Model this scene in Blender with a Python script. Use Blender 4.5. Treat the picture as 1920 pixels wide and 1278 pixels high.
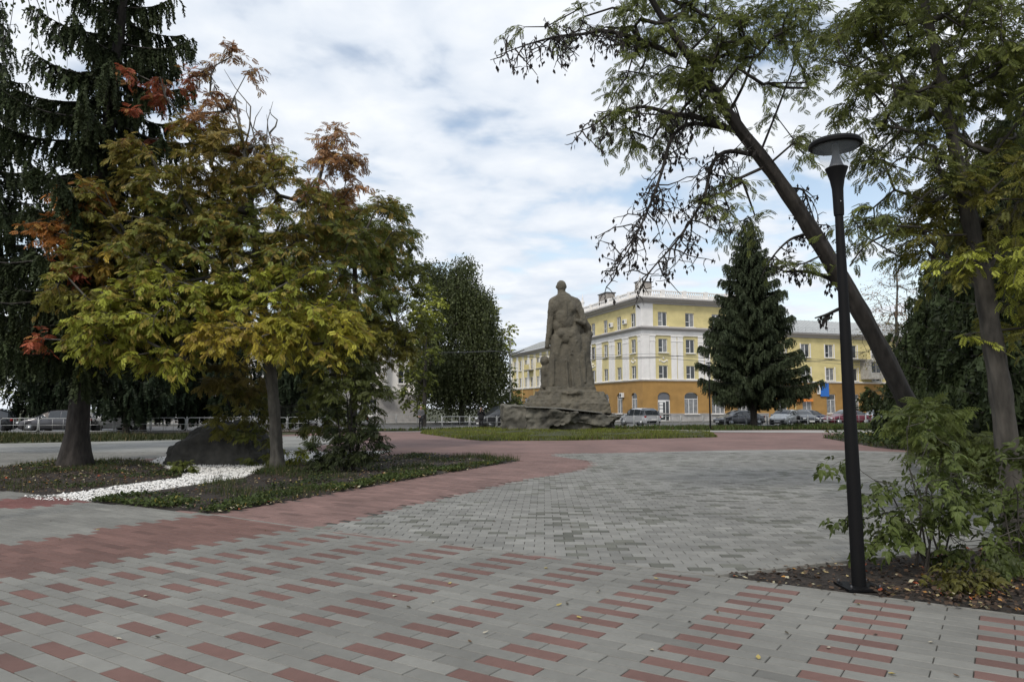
import bpy, bmesh, math, random
import numpy as np
from mathutils import Vector, Matrix
random.seed(7); rng = np.random.default_rng(7)
sc = bpy.context.scene; COL = sc.collection
for o in list(bpy.data.objects): bpy.data.objects.remove(o)

# ---------------------------------------------------------------- camera, sky, sun, exposure
F = 1370.0; HC = 1.6; PIT = math.atan(126 / F)
cam = bpy.data.cameras.new('camera'); camo = bpy.data.objects.new('camera', cam); COL.objects.link(camo)
camo.location = (0, 0, HC); camo.rotation_euler = (math.pi / 2 + PIT, 0, 0)
cam.sensor_width = 36; cam.lens = F / 1920 * 36; cam.clip_end = 3000; cam.clip_start = 0.05
sc.camera = camo
SUN_EL, SUN_AZ = math.radians(48), math.radians(205)      # azimuth clockwise from +Y
W = bpy.data.worlds.new('World'); sc.world = W; W.use_nodes = True
nt = W.node_tree; nt.nodes.clear()
def wn(t, **k):
    n = nt.nodes.new(t)
    for a, b in k.items(): setattr(n, a, b)
    return n
sky = wn('ShaderNodeTexSky', sky_type='NISHITA'); sky.sun_disc = False
sky.sun_elevation = SUN_EL; sky.sun_rotation = SUN_AZ; sky.air_density = 1.0; sky.dust_density = 1.5
tc = wn('ShaderNodeTexCoord'); sx = wn('ShaderNodeSeparateXYZ'); nt.links.new(tc.outputs['Generated'], sx.inputs[0])
def M(op, a, b=None, c=None, clamp=False):
    n = wn('ShaderNodeMath', operation=op); n.use_clamp = clamp
    for i, v in enumerate((a, b, c)):
        if v is None: continue
        if isinstance(v, (int, float)): n.inputs[i].default_value = v
        else: nt.links.new(v, n.inputs[i])
    return n.outputs[0]
zc = M('ADD', M('MAXIMUM', sx.outputs[2], 0.0), 0.16)
cx = M('DIVIDE', sx.outputs[0], zc); cy = M('DIVIDE', sx.outputs[1], zc)
cb = wn('ShaderNodeCombineXYZ'); nt.links.new(cx, cb.inputs[0]); nt.links.new(cy, cb.inputs[1])
def cloud(scale, detail, rough, seed, sxx=1, syy=1):
    mp = wn('ShaderNodeMapping'); mp.inputs['Location'].default_value = (seed, seed * 1.7, seed * .3)
    mp.inputs['Scale'].default_value = (sxx, syy, 1); nt.links.new(cb.outputs[0], mp.inputs[0])
    n = wn('ShaderNodeTexNoise'); n.inputs['Scale'].default_value = scale; n.inputs['Detail'].default_value = detail
    n.inputs['Roughness'].default_value = rough; n.inputs['Distortion'].default_value = .25
    nt.links.new(mp.outputs[0], n.inputs['Vector']); return n.outputs[0]
big = cloud(.9, 3, .5, 5.3); mid = cloud(3.0, 5, .5, 7.7); fine = cloud(7, 4, .5, 1.9)
dens = M('ADD', M('MULTIPLY', big, .7), M('ADD', M('MULTIPLY', mid, .65), M('MULTIPLY', fine, .15)))
cov = wn('ShaderNodeMapRange'); cov.inputs[1].default_value = .60; cov.inputs[2].default_value = .75; nt.links.new(dens, cov.inputs[0])
cov.interpolation_type = 'SMOOTHSTEP'
hz = wn('ShaderNodeMapRange'); hz.inputs[1].default_value = .02; hz.inputs[2].default_value = .30; hz.inputs[3].default_value = .62; hz.inputs[4].default_value = 0
nt.links.new(sx.outputs[2], hz.inputs[0])
covf = M('MAXIMUM', cov.outputs[0], hz.outputs[0], clamp=True)
shade = M('ADD', M('MULTIPLY', mid, .55), M('MULTIPLY', fine, .35))
cr = wn('ShaderNodeValToRGB'); nt.links.new(shade, cr.inputs[0])
e = cr.color_ramp.elements; e[0].position = .36; e[0].color = (6.7, 7.4, 8.4, 1); e[1].position = .58; e[1].color = (9.0, 9.3, 9.7, 1)
skm = wn('ShaderNodeMixRGB', blend_type='MULTIPLY'); skm.inputs[0].default_value = 1; nt.links.new(sky.outputs[0], skm.inputs[1]); skm.inputs[2].default_value = (2.3, 2.0, 1.7, 1)
mx = wn('ShaderNodeMixRGB'); nt.links.new(covf, mx.inputs[0]); nt.links.new(skm.outputs[0], mx.inputs[1]); nt.links.new(cr.outputs[0], mx.inputs[2])
bg = wn('ShaderNodeBackground'); bg.inputs[1].default_value = .1; nt.links.new(mx.outputs[0], bg.inputs[0])
wo = wn('ShaderNodeOutputWorld'); nt.links.new(bg.outputs[0], wo.inputs[0])
sl = bpy.data.lights.new('sun', 'SUN'); sl.energy = 1.6; sl.angle = math.radians(10); sl.color = (1, .95, .86)
slo = bpy.data.objects.new('sun', sl); COL.objects.link(slo)
sd = Vector((math.sin(SUN_AZ) * math.cos(SUN_EL), math.cos(SUN_AZ) * math.cos(SUN_EL), math.sin(SUN_EL)))
slo.rotation_euler = sd.to_track_quat('Z', 'Y').to_euler()
vs = sc.view_settings; sc.display_settings.display_device = 'sRGB'
vs.view_transform = 'Standard'; vs.look = 'None'; vs.gamma = 1; vs.use_curve_mapping = False; vs.exposure = 0.12
sc.render.resolution_x = 1024; sc.render.resolution_y = 681

# ---------------------------------------------------------------- from picture measurements to the place
cP, sP = math.cos(PIT), math.sin(PIT)
def G(px, py, z=0.0):
    r = (px - 960) / F; u = (639 - py) / F
    Y = cP - sP * u; Z = sP + cP * u; t = (z - HC) / Z
    return (r * t, Y * t)
def P(px, py, Y):
    r = (px - 960) / F; u = (639 - py) / F
    t = Y / (cP - sP * u)
    return np.array((r * t, Y, HC + (sP + cP * u) * t))
HD = math.radians(33.7)
VV = (math.sin(HD), math.cos(HD)); UU = (VV[1], -VV[0])      # foreground paving: rows run along UU
def LW(u, v): return (u * UU[0] + v * VV[0], u * UU[1] + v * VV[1])
A1 = math.radians(18.4); E1 = (math.cos(A1), math.sin(A1)); E2 = (-E1[1], E1[0])   # street frame
def S(s, t): return (s * E1[0] + t * E2[0], s * E1[1] + t * E2[1])
def ST(p): return (p[0] * E1[0] + p[1] * E1[1], p[0] * E2[0] + p[1] * E2[1])

# ---------------------------------------------------------------- materials
MAT = {}
def mat(name, col=(.5, .5, .5), rough=.7, metal=0, var=.15, scale=8, bump=.1, bscale=40, attr=None, trans=0, spec=.5, c2=None, detail=6, coat=0, alpha=None, stretch=None, world=False, stain=0):
    m = bpy.data.materials.new(name); m.use_nodes = True; t = m.node_tree; N = t.nodes; L = t.links
    b = N['Principled BSDF']; b.inputs['Roughness'].default_value = rough; b.inputs['Metallic'].default_value = metal
    b.inputs['Specular IOR Level'].default_value = spec; b.inputs['Coat Weight'].default_value = coat
    tcn = N.new('ShaderNodeTexCoord')
    no = N.new('ShaderNodeTexNoise'); no.inputs['Scale'].default_value = scale; no.inputs['Detail'].default_value = detail; no.inputs['Roughness'].default_value = .6
    src = tcn.outputs['Object']
    if world: src = N.new('ShaderNodeNewGeometry').outputs['Position']
    if stretch:
        mpp = N.new('ShaderNodeMapping'); mpp.inputs['Scale'].default_value = stretch; L.new(src, mpp.inputs[0]); src = mpp.outputs[0]
    L.new(src, no.inputs['Vector'])
    mr = N.new('ShaderNodeMapRange'); mr.inputs[1].default_value = .3; mr.inputs[2].default_value = .7
    L.new(no.outputs[0], mr.inputs[0])
    mixn = N.new('ShaderNodeMixRGB'); L.new(mr.outputs[0], mixn.inputs[0])
    a = c2 if c2 else tuple(c * (1 - var) for c in col)
    bcol = col if c2 else tuple(min(1, c * (1 + var)) for c in col)
    mixn.inputs[1].default_value = (*a, 1); mixn.inputs[2].default_value = (*bcol, 1)
    out = mixn.outputs[0]
    if attr:
        an = N.new('ShaderNodeAttribute'); an.attribute_name = attr
        mm = N.new('ShaderNodeMixRGB'); mm.blend_type = 'MULTIPLY'; mm.inputs[0].default_value = 1
        L.new(an.outputs['Color'], mm.inputs[1]); L.new(out, mm.inputs[2]); out = mm.outputs[0]
    if stain:
        n3 = N.new('ShaderNodeTexNoise'); n3.inputs['Scale'].default_value = .55; n3.inputs['Detail'].default_value = 9; n3.inputs['Roughness'].default_value = .68; L.new(src, n3.inputs['Vector'])
        m3 = N.new('ShaderNodeMapRange'); m3.inputs[1].default_value = .32; m3.inputs[2].default_value = .68; m3.inputs[3].default_value = 1 - stain; m3.inputs[4].default_value = 1 + stain * .6; L.new(n3.outputs[0], m3.inputs[0])
        m4 = N.new('ShaderNodeMixRGB'); m4.blend_type = 'MULTIPLY'; m4.inputs[0].default_value = 1; L.new(out, m4.inputs[1]); L.new(m3.outputs[0], m4.inputs[2]); out = m4.outputs[0]
    L.new(out, b.inputs['Base Color'])
    if bump:
        n2 = N.new('ShaderNodeTexNoise'); n2.inputs['Scale'].default_value = bscale; n2.inputs['Detail'].default_value = 5
        L.new(src, n2.inputs['Vector'])
        bp = N.new('ShaderNodeBump'); bp.inputs['Strength'].default_value = bump; bp.inputs['Distance'].default_value = .02
        L.new(n2.outputs[0], bp.inputs['Height']); L.new(bp.outputs[0], b.inputs['Normal'])
    if trans:
        tr = N.new('ShaderNodeBsdfTranslucent'); L.new(out, tr.inputs[0])
        ms = N.new('ShaderNodeMixShader'); ms.inputs[0].default_value = trans
        L.new(b.outputs[0], ms.inputs[1]); L.new(tr.outputs[0], ms.inputs[2]); L.new(ms.outputs[0], N['Material Output'].inputs[0])
    if alpha is not None:
        tr = N.new('ShaderNodeBsdfTransparent'); ms = N.new('ShaderNodeMixShader'); ms.inputs[0].default_value = alpha
        L.new(tr.outputs[0], ms.inputs[1]); L.new(b.outputs[0], ms.inputs[2]); L.new(ms.outputs[0], N['Material Output'].inputs[0])
    MAT[name] = m; return m
mat('foliage', (1, 1, 1), .5, attr='Col', trans=.3, var=.22, scale=1.2, bump=0, spec=.3)
mat('needles', (1, 1, 1), .65, attr='Col', trans=.1, var=.25, scale=1.5, bump=0, spec=.2)
mat('grass_blade', (1, 1, 1), .6, attr='Col', trans=.3, var=.25, scale=.9, bump=0, spec=.25)
mat('bark', (.062, .056, .047), .95, var=.5, scale=9, bump=1, bscale=14, stretch=(1, 1, .3), stain=.3)
mat('grey_bark', (.105, .098, .083), .95, var=.4, scale=8, bump=.9, bscale=14, stretch=(1, 1, .4), stain=.35)
mat('dark_bark', (.036, .031, .027), .95, var=.5, scale=9, bump=1, bscale=12, stretch=(1, 1, .28), stain=.3)
mat('dead_leaf', (1, 1, 1), .8, attr='Col', var=.2, bump=0, trans=.15)
mat('soil', (.035, .026, .019), 1, c2=(.014, .011, .009), scale=5, bump=1, bscale=22)
mat('turf', (.055, .066, .02), 1, c2=(.035, .032, .018), scale=1.3, bump=1, bscale=30)
mat('joint_sand', (.045, .043, .037), 1, var=.3, scale=6, bump=.3)
mat('paver', (1, 1, 1), .82, attr='Col', var=.10, scale=14, bump=.2, bscale=120, spec=.35, world=True, stain=.24, detail=9)
mat('concrete', (.20, .195, .175), .85, var=.16, scale=6, bump=.2)
mat('gravel_stone', (1, 1, 1), .8, attr='Col', var=.08, scale=20, bump=0)
mat('asphalt', (.10, .10, .098), .85, var=.18, scale=1.2, bump=.3, bscale=60)
mat('sidewalk', (.33, .32, .30), .85, var=.12, scale=.6, bump=.1)
mat('statue_stone', (.142, .127, .094), .92, stretch=(1, 1, .55), stain=.25, c2=(.072, .066, .052), scale=1.5, bump=.9, bscale=7, detail=9)
mat('plinth_rock', (.17, .16, .13), .9, stain=.3, c2=(.045, .043, .037), scale=1.2, bump=1, bscale=5, detail=10)
mat('boulder_rock', (.072, .07, .06), .9, stain=.35, c2=(.03, .03, .027), scale=2.4, bump=.9, bscale=9)
mat('black_paint', (.004, .004, .0045), .6, spec=.2, var=.2, bump=.03, bscale=90)
mat('grey_plastic', (.13, .135, .15), .5, var=.05, bump=0)
mat('clear_glass', (.5, .55, .58), .06, alpha=.09, var=.02, bump=0)
mat('galvanised', (.42, .43, .43), .45, metal=.5, var=.12, bump=0)
mat('yellow_render', (.66, .565, .27), .9, stain=.16, var=.07, scale=.7, bump=.05)
mat('pale_yellow', (.63, .55, .28), .9, stain=.14, var=.08, scale=.7, bump=.05)
mat('orange_render', (.37, .215, .068), .9, stain=.2, var=.10, scale=.8, bump=.08)
mat('white_render', (.80, .78, .75), .85, stain=.1, var=.05, scale=1.2, bump=.05)
mat('grey_trim', (.40, .38, .37), .85, var=.08, bump=.05)
mat('stone_base', (.33, .32, .31), .9, var=.2, scale=2, bump=.3)
mat('metal_roof', (.46, .47, .46), .5, metal=.3, var=.08, scale=.8, bump=.02)
mat('dark_metal', (.06, .06, .065), .5, var=.1, bump=0)
mat('window_dark', (.035, .04, .045), .08, var=.3, scale=.7, bump=0, spec=.8)
mat('window_curtain', (.30, .30, .30), .25, c2=(.10, .11, .12), scale=2.5, bump=0, spec=.8)
mat('white_plastic', (.75, .75, .74), .5, var=.03, bump=0)
mat('brick_grey', (.32, .29, .26), .9, var=.25, scale=1.5, bump=.3)
mat('tyre', (.02, .02, .02), .85, var=.2, bump=.1)
mat('rim', (.35, .36, .37), .3, metal=.8, var=.05, bump=0)
mat('car_glass', (.03, .035, .04), .05, var=.1, bump=0, spec=.9)
mat('head_lamp', (.7, .72, .74), .1, var=.1, scale=20, bump=0)
mat('tail_lamp', (.30, .01, .01), .2, var=.1, bump=0)
mat('plate', (.75, .75, .73), .5, var=.02, bump=0)
for n, c in dict(silver=(.50, .51, .53), black=(.012, .013, .016), navy=(.025, .035, .075), maroon=(.14, .012, .028), white=(.78, .79, .80), graphite=(.09, .09, .10), pale=(.42, .43, .43), dim=(.05, .052, .055)).items():
    mat('car_' + n, c, .28, metal=.35 if n != 'white' else 0, var=.03, bump=0, coat=.6)
mat('skin', (.42, .25, .18), .55, var=.06, bump=0)
mat('black_cloth', (.014, .014, .016), .9, var=.3, bump=.2)
mat('grey_cloth', (.085, .085, .09), .9, var=.2, bump=.2)
mat('grey_hair', (.25, .24, .23), .9, var=.2, bump=.2)
mat('shoe', (.015, .013, .012), .5, var=.1, bump=0)
mat('blue_sign', (.03, .16, .55), .4, var=.02, bump=0)
mat('orange_panel', (.75, .24, .04), .5, var=.05, bump=0)
mat('red_trim', (.45, .05, .03), .5, var=.05, bump=0)
mat('weathered_white', (.50, .49, .46), .8, c2=(.28, .26, .22), scale=3, bump=.1)

def paving_mat(name, c1, c2, cm, bw, rh, ang, mort=.006):
    m = bpy.data.materials.new(name); m.use_nodes = True; t = m.node_tree; N = t.nodes; L = t.links; b = N['Principled BSDF']
    b.inputs['Roughness'].default_value = .8; b.inputs['Specular IOR Level'].default_value = .35
    g = N.new('ShaderNodeNewGeometry'); mp = N.new('ShaderNodeMapping'); mp.inputs['Rotation'].default_value = (0, 0, ang); L.new(g.outputs['Position'], mp.inputs[0])
    br = N.new('ShaderNodeTexBrick'); br.inputs['Scale'].default_value = 1; br.inputs['Brick Width'].default_value = bw; br.inputs['Row Height'].default_value = rh
    br.inputs['Mortar Size'].default_value = mort; br.inputs['Color1'].default_value = (*c1, 1); br.inputs['Color2'].default_value = (*c2, 1); br.inputs['Mortar'].default_value = (*cm, 1)
    L.new(mp.outputs[0], br.inputs['Vector'])
    no = N.new('ShaderNodeTexNoise'); no.inputs['Scale'].default_value = .5; no.inputs['Detail'].default_value = 6; L.new(g.outputs['Position'], no.inputs['Vector'])
    mr = N.new('ShaderNodeMapRange'); mr.inputs[1].default_value = .3; mr.inputs[2].default_value = .7; mr.inputs[3].default_value = .78; mr.inputs[4].default_value = 1.2; L.new(no.outputs[0], mr.inputs[0])
    mm = N.new('ShaderNodeMixRGB'); mm.blend_type = 'MULTIPLY'; mm.inputs[0].default_value = 1; L.new(br.outputs[0], mm.inputs[1]); L.new(mr.outputs[0], mm.inputs[2])
    L.new(mm.outputs[0], b.inputs['Base Color']); MAT[name] = m
paving_mat('red_paving', (.20, .122, .107), (.175, .107, .093), (.14, .09, .08), .45, .143, -math.radians(56.3))
paving_mat('grey_paving', (.27, .27, .25), (.22, .22, .205), (.13, .13, .12), .3, .2, 0)

# ---------------------------------------------------------------- objects
def tag(o, label=None, cat=None, group=None, kind=None):
    if label: o['label'] = label
    if cat: o['category'] = cat
    if group: o['group'] = group
    if kind: o['kind'] = kind
    return o
def empty(name, loc=(0, 0, 0), rz=0, label=None, cat=None, group=None, parent=None):
    o = bpy.data.objects.new(name, None); COL.objects.link(o); o.location = loc; o.rotation_euler = (0, 0, rz); o.empty_display_size = .2
    o.parent = parent
    return tag(o, label, cat, group)
def link(name, me, parent=None, loc=(0, 0, 0), rot=(0, 0, 0)):
    o = bpy.data.objects.new(name, me); COL.objects.link(o); o.parent = parent; o.location = loc; o.rotation_euler = rot; return o
def copy_tree(o, parent=None):
    c = o.copy(); COL.objects.link(c); c.parent = parent
    for ch in list(o.children): copy_tree(ch, c)
    return c
def mesh_np(name, verts, faces_list, mats, smooth=False, col=None, midx=None):
    """faces_list: arrays (n,k) of vertex ids; col: per-vertex rgb"""
    me = bpy.data.meshes.new(name); verts = np.asarray(verts, np.float32)
    me.vertices.add(len(verts)); me.vertices.foreach_set('co', verts.ravel())
    fl = [np.asarray(f, np.int32) for f in faces_list if len(f)]
    loops = np.concatenate([f.ravel() for f in fl]); tot = np.concatenate([np.full(len(f), f.shape[1], np.int32) for f in fl])
    st = np.concatenate([[0], np.cumsum(tot)[:-1]]).astype(np.int32)
    me.loops.add(len(loops)); me.loops.foreach_set('vertex_index', loops)
    me.polygons.add(len(tot)); me.polygons.foreach_set('loop_start', st); me.polygons.foreach_set('loop_total', tot)
    me.polygons.foreach_set('use_smooth', np.full(len(tot), bool(smooth)))
    if midx is not None: me.polygons.foreach_set('material_index', np.asarray(midx, np.int32))
    me.update(calc_edges=True)
    if col is not None:
        a = me.color_attributes.new('Col', 'FLOAT_COLOR', 'POINT'); c = np.ones((len(verts), 4), np.float32); c[:, :3] = col
        a.data.foreach_set('color', c.ravel())
    for m in (mats if isinstance(mats, (list, tuple)) else [mats]): me.materials.append(MAT[m])
    return me
class MB:
    """collects shapes, builds ONE mesh object"""
    def __init__(s): s.v = []; s.f = []; s.n = 0; s.sm = []
    def add(s, vs, fs, smooth=False):
        for p in vs: s.v.append(tuple(p))
        for f in fs: s.f.append([i + s.n for i in f]); s.sm.append(smooth)
        s.n = len(s.v); return s
    def box(s, a, b, c0=0):
        (x0, y0, z0), (x1, y1, z1) = a, b
        if x0 > x1: x0, x1 = x1, x0
        if y0 > y1: y0, y1 = y1, y0
        if z0 > z1: z0, z1 = z1, z0
        return s.add([(x0, y0, z0), (x1, y0, z0), (x1, y1, z0), (x0, y1, z0), (x0, y0, z1), (x1, y0, z1), (x1, y1, z1), (x0, y1, z1)],
                     [(0, 3, 2, 1), (4, 5, 6, 7), (0, 1, 5, 4), (1, 2, 6, 5), (2, 3, 7, 6), (3, 0, 4, 7)])
    def tube(s, pts, r, n=8, cap=True):
        pts = [Vector(p) for p in pts]; rr = r if isinstance(r, (list, tuple, np.ndarray)) else [r] * len(pts)
        vs = []; fs = []; ref = None
        for i, p in enumerate(pts):
            d = (pts[min(i + 1, len(pts) - 1)] - pts[max(i - 1, 0)]).normalized()
            if ref is None: ref = Vector((1, 0, 0)) if abs(d.x) < .8 else Vector((0, 1, 0))
            a = (ref - d * ref.dot(d)).normalized(); b = d.cross(a); ref = a
            for k in range(n):
                t = 2 * math.pi * k / n; vs.append(p + (a * math.cos(t) + b * math.sin(t)) * rr[i])
        for i in range(len(pts) - 1):
            for k in range(n): fs.append((i * n + k, i * n + (k + 1) % n, (i + 1) * n + (k + 1) % n, (i + 1) * n + k))
        if cap: fs.append(tuple(range(n))[::-1]); fs.append(tuple((len(pts) - 1) * n + k for k in range(n)))
        return s.add(vs, fs, True)
    def lathe(s, prof, n=24, c=(0, 0, 0), cap=True):
        vs = []; fs = []
        for r, z in prof:
            for k in range(n):
                t = 2 * math.pi * k / n; vs.append((c[0] + r * math.cos(t), c[1] + r * math.sin(t), c[2] + z))
        for i in range(len(prof) - 1):
            for k in range(n): fs.append((i * n + k, i * n + (k + 1) % n, (i + 1) * n + (k + 1) % n, (i + 1) * n + k))
        if cap: fs.append(tuple(range(n))[::-1]); fs.append(tuple((len(prof) - 1) * n + k for k in range(n)))
        return s.add(vs, fs, True)
    def mesh(s, name, m, xf=None):
        me = bpy.data.meshes.new(name); me.from_pydata([tuple(v) for v in s.v], [], s.f); me.materials.append(MAT[m])
        me.polygons.foreach_set('use_smooth', s.sm); me.update()
        return me
    def build(s, name, m, parent=None, loc=(0, 0, 0), rot=(0, 0, 0), bevel=0, sharp=True):
        o = link(name, s.mesh(name, m), parent, loc, rot)
        if any(s.sm) and sharp:
            md = o.modifiers.new('edges', 'EDGE_SPLIT'); md.split_angle = math.radians(40)
        if bevel:
            md = o.modifiers.new('bevel', 'BEVEL'); md.width = bevel; md.segments = 2; md.limit_method = 'ANGLE'
        return o
def pip(pts, poly):
    """points (n,2) in polygon"""
    x, y = pts[:, 0], pts[:, 1]; ins = np.zeros(len(pts), bool); j = len(poly) - 1
    for i in range(len(poly)):
        xi, yi = poly[i]; xj, yj = poly[j]
        c = ((yi > y) != (yj > y)) & (x < (xj - xi) * (y - yi) / ((yj - yi) if yj != yi else 1e-9) + xi); ins ^= c; j = i
    return ins
def clip(poly, a, b, c):
    """keep a*x+b*y<=c"""
    out = []
    for i in range(len(poly)):
        p, q = poly[i], poly[(i + 1) % len(poly)]; fp = a * p[0] + b * p[1] - c; fq = a * q[0] + b * q[1] - c
        if fp <= 0: out.append(p)
        if fp * fq < 0: t = fp / (fp - fq); out.append((p[0] + (q[0] - p[0]) * t, p[1] + (q[1] - p[1]) * t))
    return out
def sheet(name, poly, z, m, kind='structure'):
    bm = bmesh.new(); f = bm.faces.new([bm.verts.new((x, y, z)) for x, y in poly]); bmesh.ops.triangulate(bm, faces=[f])
    bmesh.ops.recalc_face_normals(bm, faces=bm.faces[:])
    if sum(f.normal.z for f in bm.faces) < 0: bmesh.ops.reverse_faces(bm, faces=bm.faces[:])
    me = bpy.data.meshes.new(name); bm.to_mesh(me); bm.free(); me.materials.append(MAT[m]); return tag(link(name, me), kind=kind)
# ---------------------------------------------------------------- ground, roads and paving
def GP(l): return [G(*p) for p in l]
circle = GP([(590, 991), (680, 971), (763, 947), (867, 926), (966, 902), (1045, 889), (1097, 878), (1112, 868), (1097, 862), (1039, 855), (1039, 850),
             (1140, 848.5), (1180, 848), (1348, 844), (1505, 842), (1588, 844), (1700, 847), (1920, 856), (2120, 870), (2200, 915), (2150, 990), (1920, 1018), (1700, 1042), (1340, 1080)])
bed_spruce = GP([(0, 877), (94, 864), (244, 862), (281, 867), (343, 890), (337, 897), (253, 907), (169, 920), (97, 929.5), (0, 919), (-160, 903), (-300, 895), (-260, 884)])
bed_rowan = GP([(172, 940), (340, 914), (455, 897), (510, 872), (600, 864), (690, 855), (797, 850), (847, 853), (914, 857), (977, 863), (888, 878), (784, 895), (680, 914), (500, 946), (400, 963)])
gravel = GP([(97, 930), (168, 939.5), (340, 913.5), (455, 896.5), (510, 871.5), (600, 863.5), (690, 854.5), (735, 846), (560, 847), (470, 846), (300, 858), (281, 866.5), (343, 889.5), (338, 897), (253, 907.5), (169, 920.5)])
island = GP([(787, 812), (862, 822), (904, 826), (1045, 825.5), (1180, 823), (1346, 819), (1330, 811), (1180, 807), (860, 805), (815, 806)])
bed_lamp = GP([(1340, 1081), (1700, 1043.5), (1920, 1020), (2150, 992), (2260, 1060), (2300, 1210), (1920, 1156)])
bed_right = GP([(1540, 820), (1588, 828), (1640, 838), (1720, 846), (1920, 854), (2120, 866), (2300, 850), (2200, 818), (1900, 814), (1720, 824), (1680, 817)])
lawn_left = [G(-400, 838), G(0, 831), G(160, 828), (G(350, 824)), G(470, 818)] + [S(-21, 53.2), S(-70, 53.2)]
lawn_right = [S(3.5, 53.1), S(60, 53.1), G(2100, 806), G(1900, 808), G(1640, 803.5), G(1500, 804), G(1340, 806.5), G(1180, 804)]
pattern = [LW(-9.5, 6.82), LW(-7.5, 6.73), LW(-2.36, 7.04), LW(.07, 7.0), LW(6, 6.9), LW(6, -1.5), LW(-14, -1.5)]
red_band = GP([(-400, 1075), (0, 1020), (400, 964), (600, 994), (560, 990), (470, 1002), (360, 1020), (160, 1052), (0, 1086), (-400, 1180)])
grey_left = GP([(-400, 880), (0, 919), (97, 930), (168, 940), (400, 964), (0, 1020), (-400, 1075)])
red_streak = GP([(-300, 962), (0, 936), (60, 931), (155, 934), (168, 940), (60, 950), (-300, 980)])
grey_far_left = [G(-400, 890), G(0, 877), G(94, 864), G(244, 862), G(300, 858), G(470, 846), G(560, 846), G(600, 835), G(690, 822), G(700, 815), G(470, 818), G(350, 824), G(160, 828), G(0, 831), G(-400, 838)]

sheet('ground', [(-900, -100), (900, -100), (900, 1600), (-900, 1600)], -.06, 'turf')
CUT = 27.0
plaza = [G(-900, 1400), G(-900, 850), G(-400, 838), G(0, 831), G(470, 818), G(700, 806), G(800, 803), S(-9, 53.4), S(3.4, 53.4), G(1180, 804), G(1340, 806.5), G(1500, 805), G(1680, 808), G(1900, 812), G(2200, 818), (30, 20), (14, -3), (-16, -3)]
sheet('plaza_bedding', clip(plaza, 0, 1, CUT), -.009, 'joint_sand')
sheet('plaza_paving_beyond', clip(plaza, 0, -1, -CUT), -.006, 'red_paving')
sheet('grey_paving_beyond', clip(circle, 0, -1, -CUT), -.002, 'grey_paving')
sheet('grey_walk', clip(grey_far_left, 0, -1, -CUT), -.002, 'grey_paving')
sheet('footpath', [S(3.6, 51.0), G(1180, 806.6), G(1330, 809.5), G(1560, 811), G(1700, 812), G(1920, 814), G(2300, 820), G(2300, 812), G(1900, 808.5), G(1640, 806.5), G(1500, 806.3), G(1340, 806.8), G(1180, 804.2)], .002, 'sidewalk')
road = sheet('road', [S(-120, 54.4), S(140, 54.4), S(140, 74), S(-120, 74)], -.03, 'asphalt')
sheet('far_pavement', [S(-120, 74.2), S(140, 74.2), S(140, 84), S(-120, 84)], .09, 'sidewalk')
k = MB(); k.box((-120, 54.15, -.05), (140, 54.35, .08)); kb = k.build('kerb', 'concrete', None, (0, 0, 0), (0, 0, A1)); tag(kb, kind='structure')
k = MB(); k.box((-120, 74.0, -.05), (140, 74.19, .12)); kb = k.build('kerb', 'concrete', None, (0, 0, 0), (0, 0, A1)); tag(kb, kind='structure')
for i, sg in enumerate(range(-40, 60, 6)):
    pass
lane = MB()
for q in range(-110, 130, 6): lane.box((q, 63.9, -.0285), (q + 2.5, 64.05, -.026))
tag(lane.build('lane_marking', 'white_render', None, (0, 0, 0), (0, 0, A1)), kind='structure')

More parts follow.
